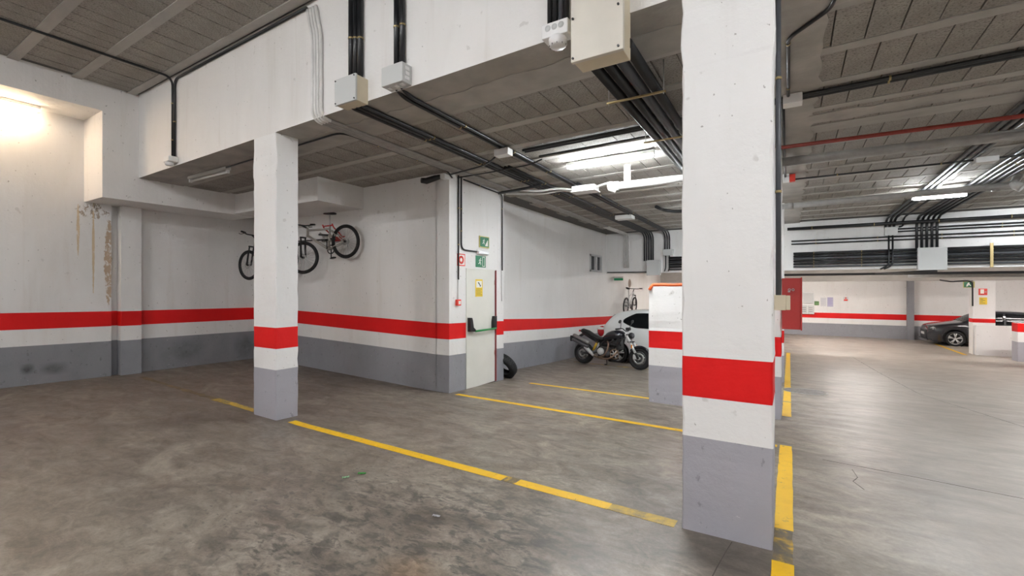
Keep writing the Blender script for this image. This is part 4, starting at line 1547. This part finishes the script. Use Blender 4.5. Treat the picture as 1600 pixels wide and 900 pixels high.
# ------------------------------------------------------------------ motorcycle (x forward, z up, rider's right is -y)
def motorcycle():
    rear, front = Vector((-4.93, 11.95)), Vector((-3.30, 11.72))
    g = zf(-4.1, 11.8)
    t = thing('motorcycle', 'black naked motorcycle parked in front of the white car', 'motorcycle', (0, 0, 0), None, world=False)
    t.matrix_world = basis((rear.x, rear.y, g + .005), Vector((front.x - rear.x, front.y - rear.y, 0)), (0, .06, 1))
    WB = (front - rear).length
    R = .30
    blk = mat('motorcycle_black', (.007, .007, .008), .3, coat=.25)
    blue = mat('motorcycle_tank_black', (.006, .0065, .012), .25, coat=.4)
    bronze = mat('header_pipe_bronze', (.30, .22, .16), .35, .85)
    silver = mat('motorcycle_silver', (.62, .62, .61), .35, .25)
    eng = mat('engine_grey', (.075, .072, .07), .4, .7)
    seatm = mat('seat_vinyl', (.008, .008, .008), .6)
    for x, w, nm in ((0, .085, 'rear_wheel'), (WB, .062, 'front_wheel')):
        bm = BM()
        torus(bm, (x, 0, R), (0, 1, 0), R - .062, .062, 44, 12, w)
        wl = obj(nm, bm, M_RUBBER, t)
        bm = BM()
        lathe(bm, [(R - .115, -w * .7), (R - .115, w * .7), (R - .145, w * .6), (R - .145, -w * .6)], (x, 0, R), (0, 1, 0), 40, 0, True)
        obj('rim', bm, M_DALU, wl)
        for k in range(5):
            q = 2 * PI * k / 5 + .3
            bm = BM()
            d = Vector((math.cos(q), 0, math.sin(q)))
            n = Vector((-math.sin(q), 0, math.cos(q)))
            o = Vector((x, 0, R))
            for s in (-1, 1):
                tube(bm, [o + d * .03 + n * s * .01, o + d * (R - .14) + n * s * .03], [.014, .010], 6)
            obj('spoke', bm, M_DALU, wl)
        bm = BM()
        tube(bm, [(x, -.09, R), (x, .09, R)], .035, 16)
        obj('hub', bm, silver, wl)
        for s in ((-1, 1) if x else (-1,)):
            bm = BM()
            rr = .15 if x else .11
            lathe(bm, [(rr, 0), (rr, .005), (rr - .045, .005), (rr - .045, 0)], (x, s * (w + .025), R), (0, 1, 0), 30, 0, True)
            obj('brake_disc', bm, M_STEEL, wl)
        if x:
            bm = BM()
            for s in (-1, 1):
                box(bm, x - .14, x - .05, s * .1 - .02, s * .1 + .02, R - .02, R + .10, 0, .01)
            obj('brake_caliper', bm, silver, wl)
    # fork
    top = Vector((WB - .37, 0, .92))
    for s in (-1, 1):
        bm = BM()
        a = Vector((WB, s * .10, R))
        b = Vector((top.x, s * .10, top.z))
        tube(bm, [a - Vector((0, 0, .01)), a.lerp(b, .42)], .030, 12)
        fo = obj('fork_leg', bm, blk, t)
        bm = BM()
        tube(bm, [a.lerp(b, .22), a.lerp(b, .62)], .034, 12)
        obj('chrome_tube', bm, silver, fo)
        bm = BM()
        tube(bm, [a.lerp(b, .60), b], .034, 12)
        obj('upper_tube', bm, silver, fo)
        bm = BM()
        box(bm, *(lambda p: (p.x - .01, p.x + .025, s * .14 - .01, s * .14 + .01, p.z - .045, p.z + .045))(a.lerp(b, .48)), 0, .005)
        tag(obj('reflector', bm, mat('amber_reflector', (.8, .25, .02), .3), fo), 'amber reflector')
    bm = BM()
    for f in (.66, .95):
        p = Vector((WB, 0, R)).lerp(top, f)
        box(bm, p.x - .05, p.x + .04, -.13, .13, p.z - .02, p.z + .02, 0, .008)
    obj('triple_clamp', bm, blk, t)
    bm = BM()
    arc = []
    for k in range(9):
        q = math.radians(20 + 15 * k)
        arc.append([(WB + (R + .02) * math.cos(q), y, R + (R + .02) * math.sin(q) + h) for y, h in ((-.075, -.05), (-.06, 0), (0, .012), (.06, 0), (.075, -.05), (.06, -.012), (0, 0), (-.06, -.012))])
    loft(bm, arc)
    obj('front_fender', bm, blue, t)
    # headlight
    bm = BM()
    ellipsoid(bm, (WB - .25, 0, .87), (.075, .085, .085))
    hl = obj('headlight', bm, blk, t)
    bm = BM()
    ellipsoid(bm, (WB - .205, 0, .87), (.04, .07, .07))
    obj('lens', bm, mat('headlight_lens', (.12, .12, .13), .1, .3), hl)
    # bars and mirrors
    bm = BM()
    tube(bm, [(top.x - .12, -.40, 1.03), (top.x - .04, -.2, 1.06), (top.x, -.1, .98), (top.x, .1, .98), (top.x - .04, .2, 1.06), (top.x - .12, .40, 1.03)], .014, 8, .06)
    hb = obj('handlebar', bm, blk, t)
    for s in (-1, 1):
        bm = BM()
        tube(bm, [(top.x - .07, s * .27, 1.045), (top.x - .125, s * .41, 1.03)], .021, 10)
        obj('grip', bm, M_BK, hb)
        bm = BM()
        tube(bm, [(top.x - .06, s * .26, 1.05), (top.x - .02, s * .33, 1.2)], .008, 6)
        mt = Matrix.Rotation(.25, 3, 'Y').to_4x4()
        ellipsoid(bm, (top.x - .03, s * .37, 1.23), (.02, .085, .05), mt)
        obj('mirror', bm, M_BK, hb)
        bm = BM()
        tube(bm, [(top.x - .02, s * .24, 1.03), (top.x + .03, s * .38, 1.01)], .007, 6)
        obj('lever', bm, silver, hb)
    bm = BM()
    box(bm, top.x - .02, top.x + .08, -.07, .07, 1.0, 1.08, 0, .02)
    obj('instrument', bm, M_BK, t)
    # tank
    def ring(x, z0, z1, w, n=14):
        zc_, h = (z0 + z1) / 2, (z1 - z0) / 2
        return [(x, w * math.copysign(abs(math.cos(a)) ** .7, math.cos(a)), zc_ + h * math.copysign(abs(math.sin(a)) ** .8, math.sin(a))) for a in [2 * PI * k / n for k in range(n)]]
    bm = BM()
    loft(bm, [ring(.58, .70, .74, .05), ring(.63, .66, .82, .11), ring(.74, .65, .92, .15), ring(.88, .68, .98, .18), ring(1.02, .72, 1.0, .18), ring(1.14, .76, .97, .15), ring(1.23, .80, .90, .08)])
    obj('tank', bm, blue, t)
    # seat and tail
    bm = BM()
    loft(bm, [ring(-.10, .93, .95, .04), ring(-.04, .90, .98, .09), ring(.12, .83, .94, .11), ring(.30, .74, .84, .13), ring(.48, .69, .77, .14), ring(.60, .69, .78, .11), ring(.68, .70, .82, .07)])
    obj('seat', bm, seatm, t)
    bm = BM()
    loft(bm, [ring(-.14, .90, .94, .05), ring(.0, .82, .91, .09), ring(.25, .70, .80, .10), ring(.5, .62, .72, .10)])
    tl = obj('tail', bm, blk, t)
    bm = BM()
    box(bm, -.16, -.12, -.06, .06, .89, .94, 0, .01)
    tag(obj('tail_light', bm, M_SIGNR, tl), 'red tail light')
    bm = BM()
    tube(bm, [(-.02, 0, .84), (-.22, 0, .72), (-.36, 0, .68)], [.04, .035, .02], 8)
    box(bm, -.42, -.34, -.09, .09, .60, .76, 0, .01)
    for s in (-1, 1):
        tube(bm, [(-.28, 0, .71), (-.28, s * .17, .72)], .008, 6)
        ellipsoid(bm, (-.28, s * .18, .72), (.035, .03, .025), None, 10, 8)
    obj('plate_holder', bm, M_BK, t)
    # frame trellis
    bm = BM()
    for s in (-1, 1):
        y = s * .15
        A, Bp, Cc, D = (1.22, s * .06, .88), (.66, y, .66), (.50, y, .46), (1.10, y, .58)
        for p, q in ((A, Bp), (A, D), (D, Bp), (Bp, Cc), ((.95, y, .75), D), ((.95, y, .75), (.86, y, .61)), (Cc, (.52, y, .32)), ((.5, y, .62), (-.02, s * .08, .84))):
            tube(bm, [p, q], .015, 8)
    obj('trellis_frame', bm, blk, t)
    bm = BM()
    for s in (-1, 1):
        tube(bm, [(0, s * .11, R), (.25, s * .12, .33), (.52, s * .09, .42)], [.028, .035, .035], 10)
    obj('swingarm', bm, M_DALU, t)
    bm = BM()
    tube(bm, [(.30, -.03, .40), (.46, -.03, .70)], .035, 12)
    obj('rear_shock', bm, mat('yellow_spring', (.7, .45, .05), .4), t)
    bm = BM()
    loft(bm, [ring(.52, .50, .70, .10), ring(.66, .48, .72, .135), ring(.9, .50, .74, .14), ring(1.06, .52, .80, .13), ring(1.14, .58, .82, .09)])
    obj('airbox', bm, blk, t)
    # engine
    bm = BM()
    box(bm, .50, .86, -.15, .15, .25, .54, 0, .04)
    en = obj('engine', bm, eng, t)
    for ang, nm in ((80, 'rear_cylinder'), (15, 'front_cylinder')):
        q = math.radians(ang)
        d = Vector((math.cos(q), 0, math.sin(q)))
        o = Vector((.70, 0, .42))
        bm = BM()
        for k in range(7):
            p = o + d * (.12 + k * .026)
            n = d.cross(Vector((0, 1, 0)))
            m = Matrix((d, Vector((0, 1, 0)), n)).transposed().to_4x4()
            m.translation = p
            box(bm, -.008, .008, -.115, .115, -.095, .095, 0, 0, m)
        tube(bm, [o, o + d * .34], .075, 14)
        obj(nm, bm, eng, en)
    for (x, z, r, y, m2, nm) in ((.60, .40, .10, -.155, silver, 'clutch_cover'), (.80, .36, .075, -.155, M_DALU, 'alternator_cover'), (.62, .40, .09, .155, M_DALU, 'side_cover')):
        bm = BM()
        sg = -1 if y < 0 else 1
        lathe(bm, [(0, .05), (r * .6, .05), (r * .9, .035), (r, 0)], (x, y, z), (0, sg, 0), 24)
        for k in range(8):
            q = 2 * PI * k / 8
            tube(bm, [(x + r * .82 * math.cos(q), y + sg * .03, z + r * .82 * math.sin(q)), (x + r * .82 * math.cos(q), y + sg * .05, z + r * .82 * math.sin(q))], .008, 6)
        obj(nm, bm, m2, en)
    bm = BM()
    lathe(bm, [(.135, 0), (.135, .02), (.11, .02), (.11, 0)], (1.00, -.14, .36), (0, -1, 0), 28, 0, True)
    obj('oil_cooler_shroud', bm, bronze, t)
    bm = BM()
    for k in range(6):
        q = 2 * PI * k / 6
        tube(bm, [(1.0, -.15, .36), (1.0 + .11 * math.cos(q), -.15, .36 + .11 * math.sin(q))], .012, 6)
    tube(bm, [(1.0, -.10, .36), (1.0, -.165, .36)], .035, 12)
    obj('fan', bm, silver, t)
    bm = BM()
    box(bm, 1.06, 1.12, -.17, .17, .48, .78, 0, .01)
    obj('radiator', bm, M_BK, t)
    bm = BM()
    box(bm, .46, 1.02, -.11, .11, .19, .27, 0, .03)
    obj('belly_pan', bm, blk, t)
    # exhaust
    bm = BM()
    tube(bm, [(1.0, -.05, .52), (1.08, -.12, .44), (.98, -.18, .30), (.84, -.18, .22), (.62, -.17, .215), (.44, -.17, .26), (.30, -.18, .36)], .026, 10, .08)
    tube(bm, [(.74, -.08, .70), (.84, -.17, .62), (.80, -.19, .40), (.70, -.185, .28), (.52, -.18, .24)], .024, 10, .08)
    obj('exhaust_pipe', bm, bronze, t)
    bm = BM()
    tube(bm, [(.40, -.18, .27), (.22, -.19, .42), (.12, -.19, .52)], [.035, .055, .05], 12)
    obj('exhaust_collector', bm, silver, t)
    for dz, dx in ((0, 0), (.115, .02)):
        bm = BM()
        tube(bm, [(.24 + dx, -.185, .47 + dz), (.20 + dx, -.19, .50 + dz), (-.22 + dx, -.21, .66 + dz), (-.26 + dx, -.21, .675 + dz)], [.045, .058, .056, .04], 16)
        obj('silencer', bm, mat('brushed_silencer', (.30, .295, .285), .42, .8) if dz else M_DALU, t)
    bm = BM()
    tube(bm, [(.62, .14, .24), (.58, .26, .012)], .012, 8)
    tube(bm, [(.58, .26, .012), (.50, .28, .01)], .014, 8)
    obj('kickstand', bm, M_BK, t)
    bm = BM()
    for s in (-1, 1):
        tube(bm, [(.50, s * .14, .36), (.48, s * .28, .37)], .014, 8)
    obj('foot_peg', bm, M_BK, t)


motorcycle()


# ------------------------------------------------------------------ cars (x forward from the rear bumper, z up)
def spl(t, x):
    """smooth interpolation through (x, value) pairs"""
    if x <= t[0][0]:
        return t[0][1]
    for i, ((a, va), (b, vb)) in enumerate(zip(t, t[1:])):
        if x <= b:
            u = (x - a) / (b - a)
            m0 = (vb - t[i - 1][1]) / (b - t[i - 1][0]) if i else (vb - va) / (b - a)
            m1 = (t[i + 2][1] - va) / (t[i + 2][0] - a) if i + 2 < len(t) else (vb - va) / (b - a)
            h = b - a
            return (2 * u ** 3 - 3 * u * u + 1) * va + (u ** 3 - 2 * u * u + u) * h * m0 + (-2 * u ** 3 + 3 * u * u) * vb + (u ** 3 - u * u) * h * m1
    return t[-1][1]


def car(label, L, W, top, belt, wheels, glass, wind, rearg, paint, loc, yaw, R=.31, alloy=M_ALU, pillars=(), taper=0.0):
    t = thing('car', label, 'car', loc, None, world=False)
    t.rotation_euler = (0, 0, yaw)
    hw = W / 2

    def width(x):
        u = abs(x - L / 2) / (L / 2)
        return hw * (1 - .10 * u ** 4 - .16 * max(0, u - .86) / .14 * max(0, u - .86) / .14)

    def low(x):
        z = .20 + .10 * max(0, abs(x - L / 2) / (L / 2) - .9) / .1
        for wx in wheels:
            d = abs(x - wx)
            if d < R + .06:
                z = max(z, R + math.sqrt((R + .06) ** 2 - d * d))
        return z

    def half(x):
        w, zt, zb_, zl = width(x), spl(top, x), spl(belt, x), low(x)
        zb_ = min(zb_, zt - .03)
        zl = min(zl, zb_ - .1)
        h = max(0, zt - zb_)
        y5 = w * .965 - .34 * min(h, .5) - (.02 if h < .1 else 0)
        zm = max(zl + .03, min(.55, zb_ - .12))
        return [Vector((x, w * .955, zl)), Vector((x, w * .985, zl + (zm - zl) * .4)), Vector((x, w, zm)), Vector((x, w * .99, zb_ - .05)), Vector((x, w * .965, zb_)),
                Vector((x, w * .965 + (y5 - w * .965) * .5, zb_ + h * .5)), Vector((x, y5, zt - .045 if h > .1 else zb_ + h * .6)), Vector((x, y5 * .82, zt - .012)), Vector((x, y5 * .4, zt)), Vector((x, 0, zt + .004))]

    xs = [L * i / 110 for i in range(111)]
    bm = BM()
    rows = []
    for x in xs:
        hlf = half(x)
        pts = hlf + [Vector((p.x, -p.y, p.z)) for p in hlf[-2::-1]]
        rows.append([bm.verts.new(p) for p in pts])
    for a, b in zip(rows, rows[1:]):
        for k in range(len(a) - 1):
            f = bm.faces.new((a[k], a[k + 1], b[k + 1], b[k]))
            f.smooth = True
    bm.faces.new(rows[0])
    bm.faces.new(rows[-1][::-1])
    body = obj('body', bm, paint, t)
    bm = BM()
    box(bm, .15, L - .15, -hw * .86, hw * .86, .16, .62)
    obj('underbody', bm, M_BK, t)
    # glass panels lie just proud of the shell
    for s in (-1, 1):
        for (xa, xb) in glass:
            bm = BM()
            n = 24
            prev = None
            for i in range(n + 1):
                x = xa + (xb - xa) * i / n
                p = half(x)
                lo_, hi_ = p[4], p[6]
                c = []
                sh = min(1.0, (x - glass[0][0]) / taper + .04) ** .6 if taper else 1.0
                for q in (.42 - .34 * sh, .46, .46 + .44 * sh):
                    v = lo_.lerp(hi_, q)
                    c += [bm.verts.new((v.x, s * (v.y + .010), v.z + .004))]
                if prev:
                    for k in range(2):
                        bm.faces.new((prev[k], prev[k + 1], c[k + 1], c[k])).smooth = True
                prev = c
            bmesh.ops.solidify(bm, geom=bm.faces[:], thickness=.006)
            obj('side_window', bm, M_GLASSD, t)
    for nm, rng in (('windscreen', wind), ('rear_window', rearg)):
        bm = BM()
        prev = None
        for i in range(13):
            x = rng[0] + (rng[1] - rng[0]) * i / 12
            p = half(x)
            e, q = p[6], p[7]
            c = [bm.verts.new((x, y, z + .012)) for y, z in ((e.y * .94, e.z + .012), (q.y, q.z), (0, p[9].z), (-q.y, q.z), (-e.y * .94, e.z + .012))]
            if prev:
                for k in range(4):
                    bm.faces.new((prev[k], prev[k + 1], c[k + 1], c[k])).smooth = True
            prev = c
        bmesh.ops.solidify(bm, geom=bm.faces[:], thickness=.006)
        obj(nm, bm, M_GLASSD, t)
    for wx in wheels:
        for s in (-1, 1):
            y = s * (hw - .115)
            bm = BM()
            lathe(bm, [(R - .085, -.10), (R - .02, -.10), (R, -.075), (R, .075), (R - .02, .10), (R - .085, .10)], (wx, y, R), (0, 1, 0), 36, 0, True)
            w = obj('wheel', bm, M_RUBBER, t)
            bm = BM()
            lathe(bm, [(R - .075, .09), (R - .085, .095), (R - .105, .06), (R - .105, -.08)], (wx, y, R), (0, s, 0), 36)
            obj('rim', bm, alloy, w)
            for k in range(5):
                q0 = 2 * PI * k / 5 + PI / 2
                bm = BM()
                for dq in (-.16, .16):
                    q = q0 + dq
                    tube(bm, [(wx + .035 * math.cos(q0), y + s * .085, R + .035 * math.sin(q0)), (wx + (R - .09) * math.cos(q), y + s * .088, R + (R - .09) * math.sin(q))], [.020, .022], 6)
                obj('spoke', bm, alloy, w)
            bm = BM()
            tube(bm, [(wx, y + s * .05, R), (wx, y + s * .105, R)], .05, 16)
            obj('hub', bm, alloy, w)
            bm = BM()
            lathe(bm, [(0, 0), (R - .11, 0)], (wx, y + s * .02, R), (0, s, 0), 24)
            obj('brake_backing', bm, M_BK, w)
            # arch liner
            bm = BM()
            lathe(bm, [(R + .055, -.10), (R + .055, .10)], (wx, y, R), (0, 1, 0), 32)
            obj('arch_liner', bm, M_BK, t)
    for s in (-1, 1):
        mx = wind[0] - .05 if False else None
    # door seams as thin dark inlays
    for x in pillars:
        for s in (-1, 1):
            p = half(x)
            bm = BM()
            for a, b in zip(p[1:4], p[2:5]):
                tube(bm, [(a.x, s * (a.y + .001), a.z), (b.x, s * (b.y + .001), b.z)], .004, 4)
            obj('door_seam', bm, M_BK, t)
    return t, half


# white hatchback, its rear towards the recess wall
wp = mat('white_car_paint', (.74, .75, .74), .25, coat=.6)
cx, cy = -4.92, 13.75
t, half = car('white hatchback parked behind the motorcycle', 3.75, 1.66,
              [(0, .68), (.05, .94), (.16, 1.08), (.42, 1.38), (.62, 1.49), (1.1, 1.56), (1.7, 1.57), (2.2, 1.5), (2.55, 1.28), (2.9, 1.03), (3.4, .88), (3.68, .72), (3.75, .55)],
              [(0, .64), (.1, .94), (.3, 1.08), (.7, 1.05), (1.0, 1.02), (2.0, .98), (2.9, .90), (3.5, .80), (3.75, .5)],
              (.62, 3.05), ((.78, 1.72), (1.76, 2.50)), (2.25, 2.85), (.2, .46), wp, (cx, cy, zf(-3.5, 13.5)), 0, .30, pillars=(1.74, 2.55), taper=.38)
for s in (-1, 1):
    p, q = half(.14), half(.06)
    bm = BM()
    ellipsoid(bm, (.13, s * (half(.16)[3].y - .09), .90), (.17, .13, .17))
    tl = tag(obj('tail_light', bm, mat('red_lamp_plastic', (.5, .015, .02), .2, coat=.6), t), 'red tail light cluster')
    bm = BM()
    ellipsoid(bm, (.115, s * (half(.16)[3].y - .085), .985), (.16, .125, .06))
    obj('white_lens', bm, mat('clear_lamp_plastic', (.75, .72, .72), .2), tl)
bm = BM()
box(bm, -.03, .12, -.76, .76, .30, .56, 0, .05)
obj('rear_bumper', bm, wp, t)

# dark hatchback beyond the pillar with signs, nose towards the aisle
dp = mat('dark_grey_car_paint', (.014, .015, .02), .22, 0, coat=.6)
L2 = 4.1
t, half = car('dark grey hatchback with nose towards the aisle', L2, 1.74,
              [(0, .60), (.06, .95), (.2, 1.08), (.5, 1.40), (.9, 1.51), (1.6, 1.55), (2.1, 1.52), (2.55, 1.33), (2.95, 1.09), (3.3, 1.02), (3.7, .95), (3.96, .89), (4.07, .82), (4.1, .70)],
              [(0, .58), (.1, .92), (.3, 1.03), (1.0, .98), (2.0, .95), (2.9, .96), (3.5, .91), (3.95, .80), (4.1, .6)],
              (.68, 3.22), ((.45, .85), (.9, 1.65), (1.72, 2.70)), (2.3, 2.95), (.25, .55), dp, (5.28 + L2, 27.75, zf(7, 27)), PI, .325, pillars=(.88, 1.69, 2.74))
for s in (-1, 1):
    bm = BM()
    ellipsoid(bm, (3.78, s * .68, .80), (.26, .13, .05), Matrix.Rotation(.2, 3, 'Y').to_4x4())
    hl = obj('headlight', bm, mat('car_headlight_glass', (.30, .31, .33), .08, .3), t)
    bm = BM()
    ellipsoid(bm, (3.88, s * .68, .785), (.05, .12, .03))
    obj('lamp_unit', bm, mat('car_lamp_chrome', (.8, .8, .8), .1, .9), hl)
    bm = BM()
    ellipsoid(bm, (3.98, s * .63, .38), (.06, .09, .06))
    obj('fog_lamp', bm, M_BK, t)
bm = BM()
box(bm, 3.95, 4.125, -.55, .55, .27, .69, 0, .05)
gr = obj('grille', bm, M_BK, t)
bm = BM()
box(bm, 4.125, 4.14, -.26, .26, .44, .55, 0, .004)
obj('number_plate', bm, mat('plate_white', (.6, .6, .58), .4), gr)
bm = BM()
box(bm, 3.98, 4.13, -.75, .75, .20, .27, 0, .02)
obj('front_lip', bm, dp, t)

# ------------------------------------------------------------------ signs on the bright pillar, distant wall papers
def card_y(name, label, cat, x0, x1, z0, z1, y, m, t_=.006):
    o = thing(name, label, cat, ((x0 + x1) / 2, y, z0))
    bm = BM()
    box(bm, x0, x1, y - t_, y, z0, z1)
    obj('board', bm, m, o)
    return o


PY = 24.0
zpx = lambda v, d=17.4: 1.69 + (450 - v) / FPX * d
o = card_y('fire_sign', 'red fire hose sign on the bright pillar before the dark car', 'sign', 6.14, 6.38, zpx(461), zpx(451), PY, M_SIGNR)
bm = BM()
box(bm, 6.19, 6.29, PY - .008, PY - .006, zpx(458.6), zpx(452))
torus(bm, (6.335, PY - .006, zpx(456)), (0, 1, 0), .02, .006, 16, 6)
obj('pictogram', bm, M_SIGNW, o)
o = card_y('notice', 'yellow notice under the red sign on the bright pillar', 'notice', 6.165, 6.375, zpx(475.5), zpx(464.6), PY, M_YEL)
bm = BM()
for v in (467, 469, 471, 473):
    box(bm, 6.19, 6.35 - .03 * (v % 4), PY - .007, PY - .006, zpx(v + .5), zpx(v))
obj('printing', bm, M_INK, o)
o = thing('exit_sign', 'green exit sign hanging beside the bright pillar', 'sign', (5.85, 23.95, zpx(449.5)))
bm = BM()
box(bm, 5.70, 6.02, 23.93, 23.95, zpx(449.5), zpx(440))
obj('board', bm, M_SIGNY, o)
bm = BM()
box(bm, 5.72, 5.98, 23.926, 23.93, zpx(448.8), zpx(440.7))
obj('panel', bm, M_SIGNG, o)
bm = BM()
prism(bm, [(5.78, zpx(447.5)), (5.82, zpx(447.5)), (5.86, zpx(445)), (5.9, zpx(447)), (5.92, zpx(446.5)), (5.87, zpx(443)), (5.88, zpx(441.5)), (5.84, zpx(441.5)), (5.80, zpx(444))], (0, 23.925, 0), (1, 0, 0), (0, 0, 1), .001)
obj('pictogram', bm, M_SIGNW, o)
bm = BM()
for x in (5.74, 5.94):
    tube(bm, [(x, 23.94, zpx(440)), (x, 23.94, 2.0)], .006, 6)
obj('hanger', bm, M_STEEL, o)

FY = 29.4
bb_ = thing('wall_cabinet', 'white cabinet on the distant wall, upper of two', 'cabinet', (.85, FY, .86))
bm = BM()
box(bm, .62, 1.12, FY - .12, FY, .86, 1.45, 0, .01)
obj('body', bm, M_WBOX, bb_)
bm = BM()
box(bm, .64, 1.10, FY - .135, FY - .118, .88, 1.43, 0, .005)
obj('door', bm, M_LBOX, bb_)
bb_ = thing('wall_cabinet', 'white cabinet on the distant wall, lower of two', 'cabinet', (.8, FY, .28))
bm = BM()
box(bm, .52, 1.14, FY - .12, FY, .28, .78, 0, .01)
obj('body', bm, M_WBOX, bb_)
for x0, x1 in ((.54, .82), (.84, 1.12)):
    bm = BM()
    box(bm, x0, x1, FY - .135, FY - .118, .30, .76, 0, .005)
    dd = obj('door', bm, M_LBOX, bb_)
    for z in (.42, .52, .62):
        bm = BM()
        box(bm, x0 + .05, x1 - .05, FY - .138, FY - .134, z, z + .02)
        obj('slot', bm, M_INK, dd)
o = card_y('photo_print', 'small green and brown picture beside the white wall cabinets', 'picture', 1.15, 1.36, .76, .98, FY, mat('photo_green', (.12, .25, .08), .5, var=.5, scale=12))
o = card_y('poster', 'pale printed sheet on the distant wall, nearer the white cabinets', 'poster', 1.42, 1.68, .72, 1.18, FY, M_PAPER)
bm = BM()
for k in range(6):
    box(bm, 1.45, 1.65 - .04 * (k % 3), FY - .008, FY - .006, 1.10 - k * .055, 1.115 - k * .055)
obj('printing', bm, mat('faint_print', (.5, .5, .55), .7), o)
o = card_y('poster', 'lilac printed sheet on the distant wall, farther from the white cabinets', 'poster', 1.72, 1.98, .70, 1.2, FY, M_PAPERB)
bm = BM()
for k in range(6):
    box(bm, 1.75, 1.95 - .04 * (k % 2), FY - .008, FY - .006, 1.12 - k * .06, 1.14 - k * .06)
obj('printing', bm, mat('lilac_print', (.35, .3, .55), .7), o)
o = card_y('warning_sign', 'tiny red sign alone on the distant wall', 'sign', 2.42, 2.62, 1.0, 1.22, FY, M_PAPER)
bm = BM()
box(bm, 2.44, 2.60, FY - .008, FY - .006, 1.02, 1.1)
box(bm, 2.49, 2.55, FY - .008, FY - .006, 1.13, 1.2)
obj('pictogram', bm, M_SIGNR, o)

# round vent and exit lamp past the far beam
o = thing('wall_vent', 'round brown wall vent beyond the far beam above the hung bicycle', 'vent', (-5.62, 18.6, 1.9))
bm = BM()
lathe(bm, [(0, .02), (.16, .02), (.18, 0)], (-5.65, 18.6, 1.88), (1, 0, 0), 24)
obj('face', bm, mat('brown_vent', (.42, .33, .27), .6), o)
bm = BM()
for k in range(5):
    z = 1.80 + k * .04
    box(bm, -5.632, -5.624, 18.5, 18.7, z - .008, z + .008)
obj('louvre', bm, mat('brown_vent_slats', (.3, .23, .19), .6), o)['kind'] = 'stuff'
o = thing('exit_sign', 'small green lit exit lamp below the far beam above the white car', 'sign', (-5.55, 16.6, 1.97))
bm = BM()
box(bm, -5.62, -5.28, 16.55, 16.6, 1.97, 2.06, 0, .006)
obj('panel', bm, mat('green_exit_panel', (.01, .33, .13), .4), o)
bm = BM()
box(bm, -5.63, -5.27, 16.54, 16.61, 2.06, 2.11, 0, .006)
obj('housing', bm, M_WBOX, o)

# manhole cover, litter
cxy = (.26, 11.1)
o = thing('manhole_cover', 'round metal manhole cover in the aisle floor', 'manhole cover', (cxy[0], cxy[1], zf(*cxy)))
bm = BM()
nv = Vector((0, -(zf(cxy[0], cxy[1] + .3) - zf(cxy[0], cxy[1] - .3)) / .6, 1)).normalized()
pc = Vector((*cxy, zf(*cxy) + .004))
lathe(bm, [(.0, .004), (.36, .004), (.37, .0), (.37, -.02)], pc, nv, 36)
obj('lid', bm, M_COVER, o)
bm = BM()
torus(bm, pc, nv, .40, .012, 40, 6, .006)
obj('rim', bm, M_STEEL, o)


def litter(label, x, y, sx, sy, rot, m, h=.012):
    bm = BM()
    z = zf(x, y) + .003
    n = 5
    vs = [[bm.verts.new(((i / n - .5) * sx, (j / 2 - .5) * sy, h * abs(math.sin(i * 1.7 + j)))) for j in range(3)] for i in range(n + 1)]
    for i in range(n):
        for j in range(2):
            bm.faces.new((vs[i][j], vs[i + 1][j], vs[i + 1][j + 1], vs[i][j + 1]))
    bmesh.ops.solidify(bm, geom=bm.faces[:], thickness=.001)
    bmesh.ops.transform(bm, matrix=Matrix.Translation((x, y, z)) @ Matrix.Rotation(rot, 4, 'Z'), verts=bm.verts)
    tag(obj('wrapper', bm, m), label, 'litter')


def gp(u, v):
    k = (u - 800) / FPX
    d = (EYE.z + .03) * FPX / (v - 450)
    return d * (k * math.cos(YAW) - math.sin(YAW)), d * (k * math.sin(YAW) + math.cos(YAW))


litter('green sweet wrapper on the floor, the larger one', -3.37, 2.86, .07, .03, .5, mat('green_foil', (.05, .42, .06), .35))
litter('green and white sweet wrapper beside the larger green one', -3.42, 2.72, .06, .03, .9, mat('green_white_foil', (.35, .6, .35), .35))
litter('white paper slip on the floor in front of the yellow line', -2.25, 2.6, .06, .025, .2, M_PAPER, .006)
